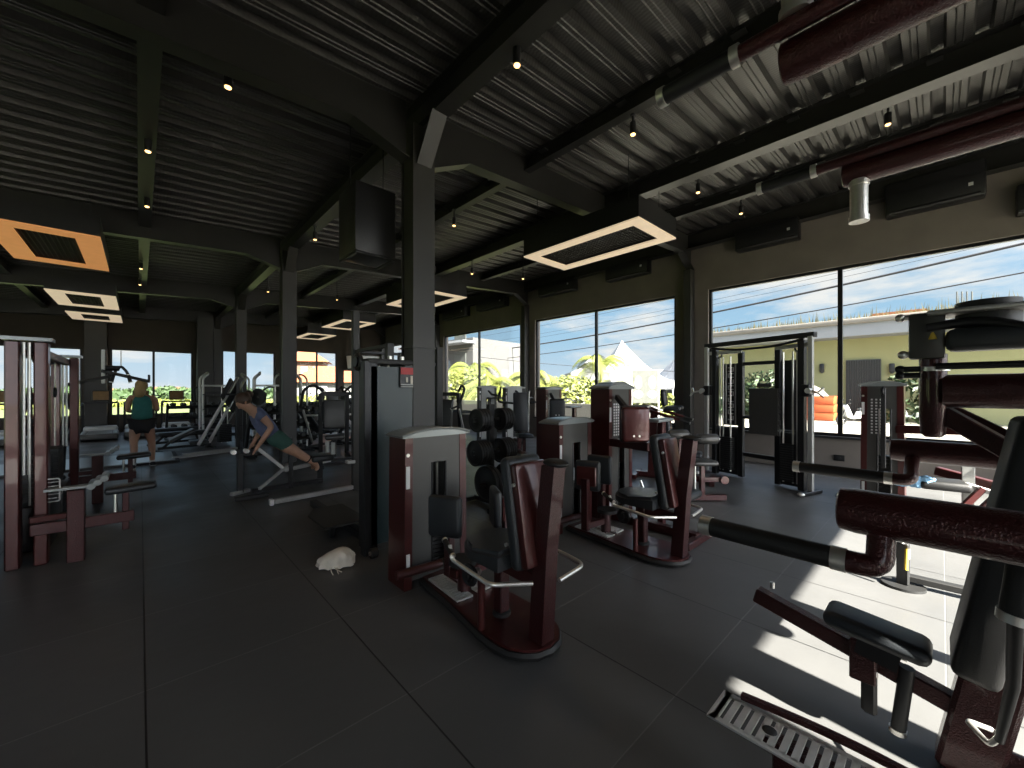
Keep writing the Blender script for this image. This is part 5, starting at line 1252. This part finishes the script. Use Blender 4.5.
for s, ft in ((-1,(-.13,-.08)), (1,(.15,.16))):
    g = G(); g.cyl(W(ft[0],ft[1],.07), W(ft[0],ft[1]-.005,.20), .048, .046, n=14); rel(g.build('sock', 'sock', t))
    g = G(); g.box(W(ft[0]+s*.01,ft[1]+.06,.045), (.095,.27,.085), None, .035, 4); sh = rel(g.build('shoe', 'blackc', t)); g = G(); g.box(W(ft[0]+s*.01,ft[1]+.06,.010), (.10,.28,.02), None, .008, 2); g.build('sole', 'sock', sh)
g = G(); g.box(W(.06,.40,1.22), (.08,.015,.15), rz_(.4), .005, 2); rel(g.build('phone', 'blackc', t))

# man in black behind the cable station
B = Vector((-1.10,10.0,0)); t = thing('person', 'person in black shirt standing behind the left cable station, back to the camera', 'person', (B.x,B.y,0))
V = [(W(0,0,.96),.13),(W(0,0,1.10),.125),(W(0,0,1.28),.145),(W(0,0,1.42),.14),(W(0,0,1.52),.06)]; E = [(0,1),(1,2),(2,3),(3,4)]
hc = head_chain(V, E, 4, W(0,0,1.50), (0,0,1), (0,1,0))
for s in (-1,1):
    n = len(V); V += [(W(s*.10,0,.88),.10),(W(s*.11,0,.50),.06),(W(s*.12,-.02,.30),.055),(W(s*.12,0,.08),.038),(W(s*.13,.14,.03),.03)]; E += [(0,n),(n,n+1),(n+1,n+2),(n+2,n+3),(n+3,n+4)]
    n = len(V); V += [(W(s*.19,0,1.43),.062),(W(s*.24,0,1.34),.058),(W(s*.30,-.02,1.10),.042),(W(s*.24,.22,1.08),.028)]; E += [(3,n),(n,n+1),(n+1,n+2),(n+2,n+3)]
    hand(V, E, n+3, W(s*.24,.22,1.08), (-s*.1,1,0), (0,0,1), (-s,0,0))
rel(skinmesh('body', V, E, 'skin', t)); c, u_, f_, sd = hc
tmp = bpy.data.objects.new('face', None); COL.objects.link(tmp); tmp.parent = t; tmp.location = (-B.x,-B.y,0); face(tmp, c, u_, f_, sd)
rel(skinmesh('shirt', [(W(0,0,.94),.16),(W(0,0,1.10),.15),(W(0,0,1.28),.165),(W(0,0,1.42),.155),(W(-.19,0,1.43),.078),(W(-.25,0,1.30),.075),(W(-.28,-.01,1.20),.068),(W(.19,0,1.43),.078),(W(.25,0,1.30),.075),(W(.28,-.01,1.20),.068)], [(0,1),(1,2),(2,3),(3,4),(4,5),(5,6),(3,7),(7,8),(8,9)], 'blackc', t))
rel(skinmesh('trousers', [(W(0,0,.96),.15),(W(-.10,0,.86),.115),(W(-.11,0,.50),.08),(W(-.12,-.01,.12),.062),(W(.10,0,.86),.115),(W(.11,0,.50),.08),(W(.12,-.01,.12),.062)], [(0,1),(1,2),(2,3),(0,4),(4,5),(5,6)], 'blackc', t))
g = G(); g.ell(c-f_*.012+up*.02, (.095,.097,.095)); rel(g.build('hair', 'blackc', t))
for s in (-1,1): g = G(); g.box(W(s*.125,.06,.045), (.10,.28,.085), None, .035, 4); rel(g.build('shoe', 'blackc', t))

FAT = 1.28
# woman leaning in a push-up with her feet on the bench
B = Vector((1.55,7.0,0)); t = thing('person', 'woman in blue shirt and green shorts doing a push-up on the black bench', 'person', (B.x,B.y,0))
J = lambda x, y, dy=0: Vector(at(x, y, Y=7.0))+Vector((0,dy,0))
hip = J(276,439); V = [(hip,.09),(J(270,432),.085),(J(263,422),.09),(J(257,413),.09),(J(252,409.5),.062)]; E = [(0,1),(1,2),(2,3),(3,4)]
ax = (J(257,413)-hip).normalized()
hd_up = (J(238,398)-J(252,410)).normalized(); hf = Vector((-.75,-.1,-.62)); hf = (hf-hd_up*hf.dot(hd_up)).normalized()
hc = head_chain(V, E, 4, J(251.5,409), hd_up, hf)
for s in (-1,1):
    n = len(V); V += [(J(281,443,s*.085),.088),(J(288,448,s*.09),.078),(J(297,452.5,s*.09),.055),(J(304,457,s*.09),.052),(J(313,462,s*.09),.036),(J(316,465.5,s*.09)+Vector((0,0,-.03)),.032),(J(313,470,s*.09),.024)]
    E += [(0,n),(n,n+1),(n+1,n+2),(n+2,n+3),(n+3,n+4),(n+4,n+5),(n+5,n+6)]
    sh = J(257,413,s*.15); el = J(268,426,s*.24); wr2 = J(256,444,s*.19)
    n = len(V); V += [(sh,.052),(sh.lerp(el,.35),.047),(el,.036),(wr2,.024)]; E += [(3,n),(n,n+1),(n+1,n+2),(n+2,n+3)]
    hand(V, E, n+3, wr2, (-.5,0,-.8), (0,-s,0), (-.3,0,-1))
rel(skinmesh('body', V, E, 'skin', t)); c, u_, f_, sd = hc
tmp = bpy.data.objects.new('face', None); COL.objects.link(tmp); tmp.parent = t; tmp.location = (-B.x,-B.y,0); face(tmp, c, u_, f_, sd)
SV = [(J(275,439),.125),(J(264,425),.125),(J(254,411),.105),(J(257,413,-.15),.062),(J(261.5,419,-.21),.052),(J(257,413,.15),.062),(J(261.5,419,.21),.052),(J(251,408),.075)]
rel(skinmesh('t_shirt', SV, [(0,1),(1,2),(2,3),(3,4),(2,5),(5,6),(2,7)], 'bluec', t))
rel(skinmesh('shorts', [(J(267,430),.12),(J(276,438),.125),(J(282,442,-.085),.105),(J(289,447.5,-.09),.09),(J(282,442,.085),.105),(J(289,447.5,.09),.09)], [(0,1),(1,2),(2,3),(1,4),(4,5)], 'greenc', t))
g = G(); g.ell(c-f_*.028+u_*.025, (.108,.105,.108)); g.ell(c-f_*.13+u_*.03, .06); rel(g.build('hair', 'hairn', t))
for s in (-1,1): g = G(); g.torus(J(307,458.5,s*.09), .052, .012, (J(313,462)-J(304,457))); rel(g.build('ankle_band', 'blackc', t))
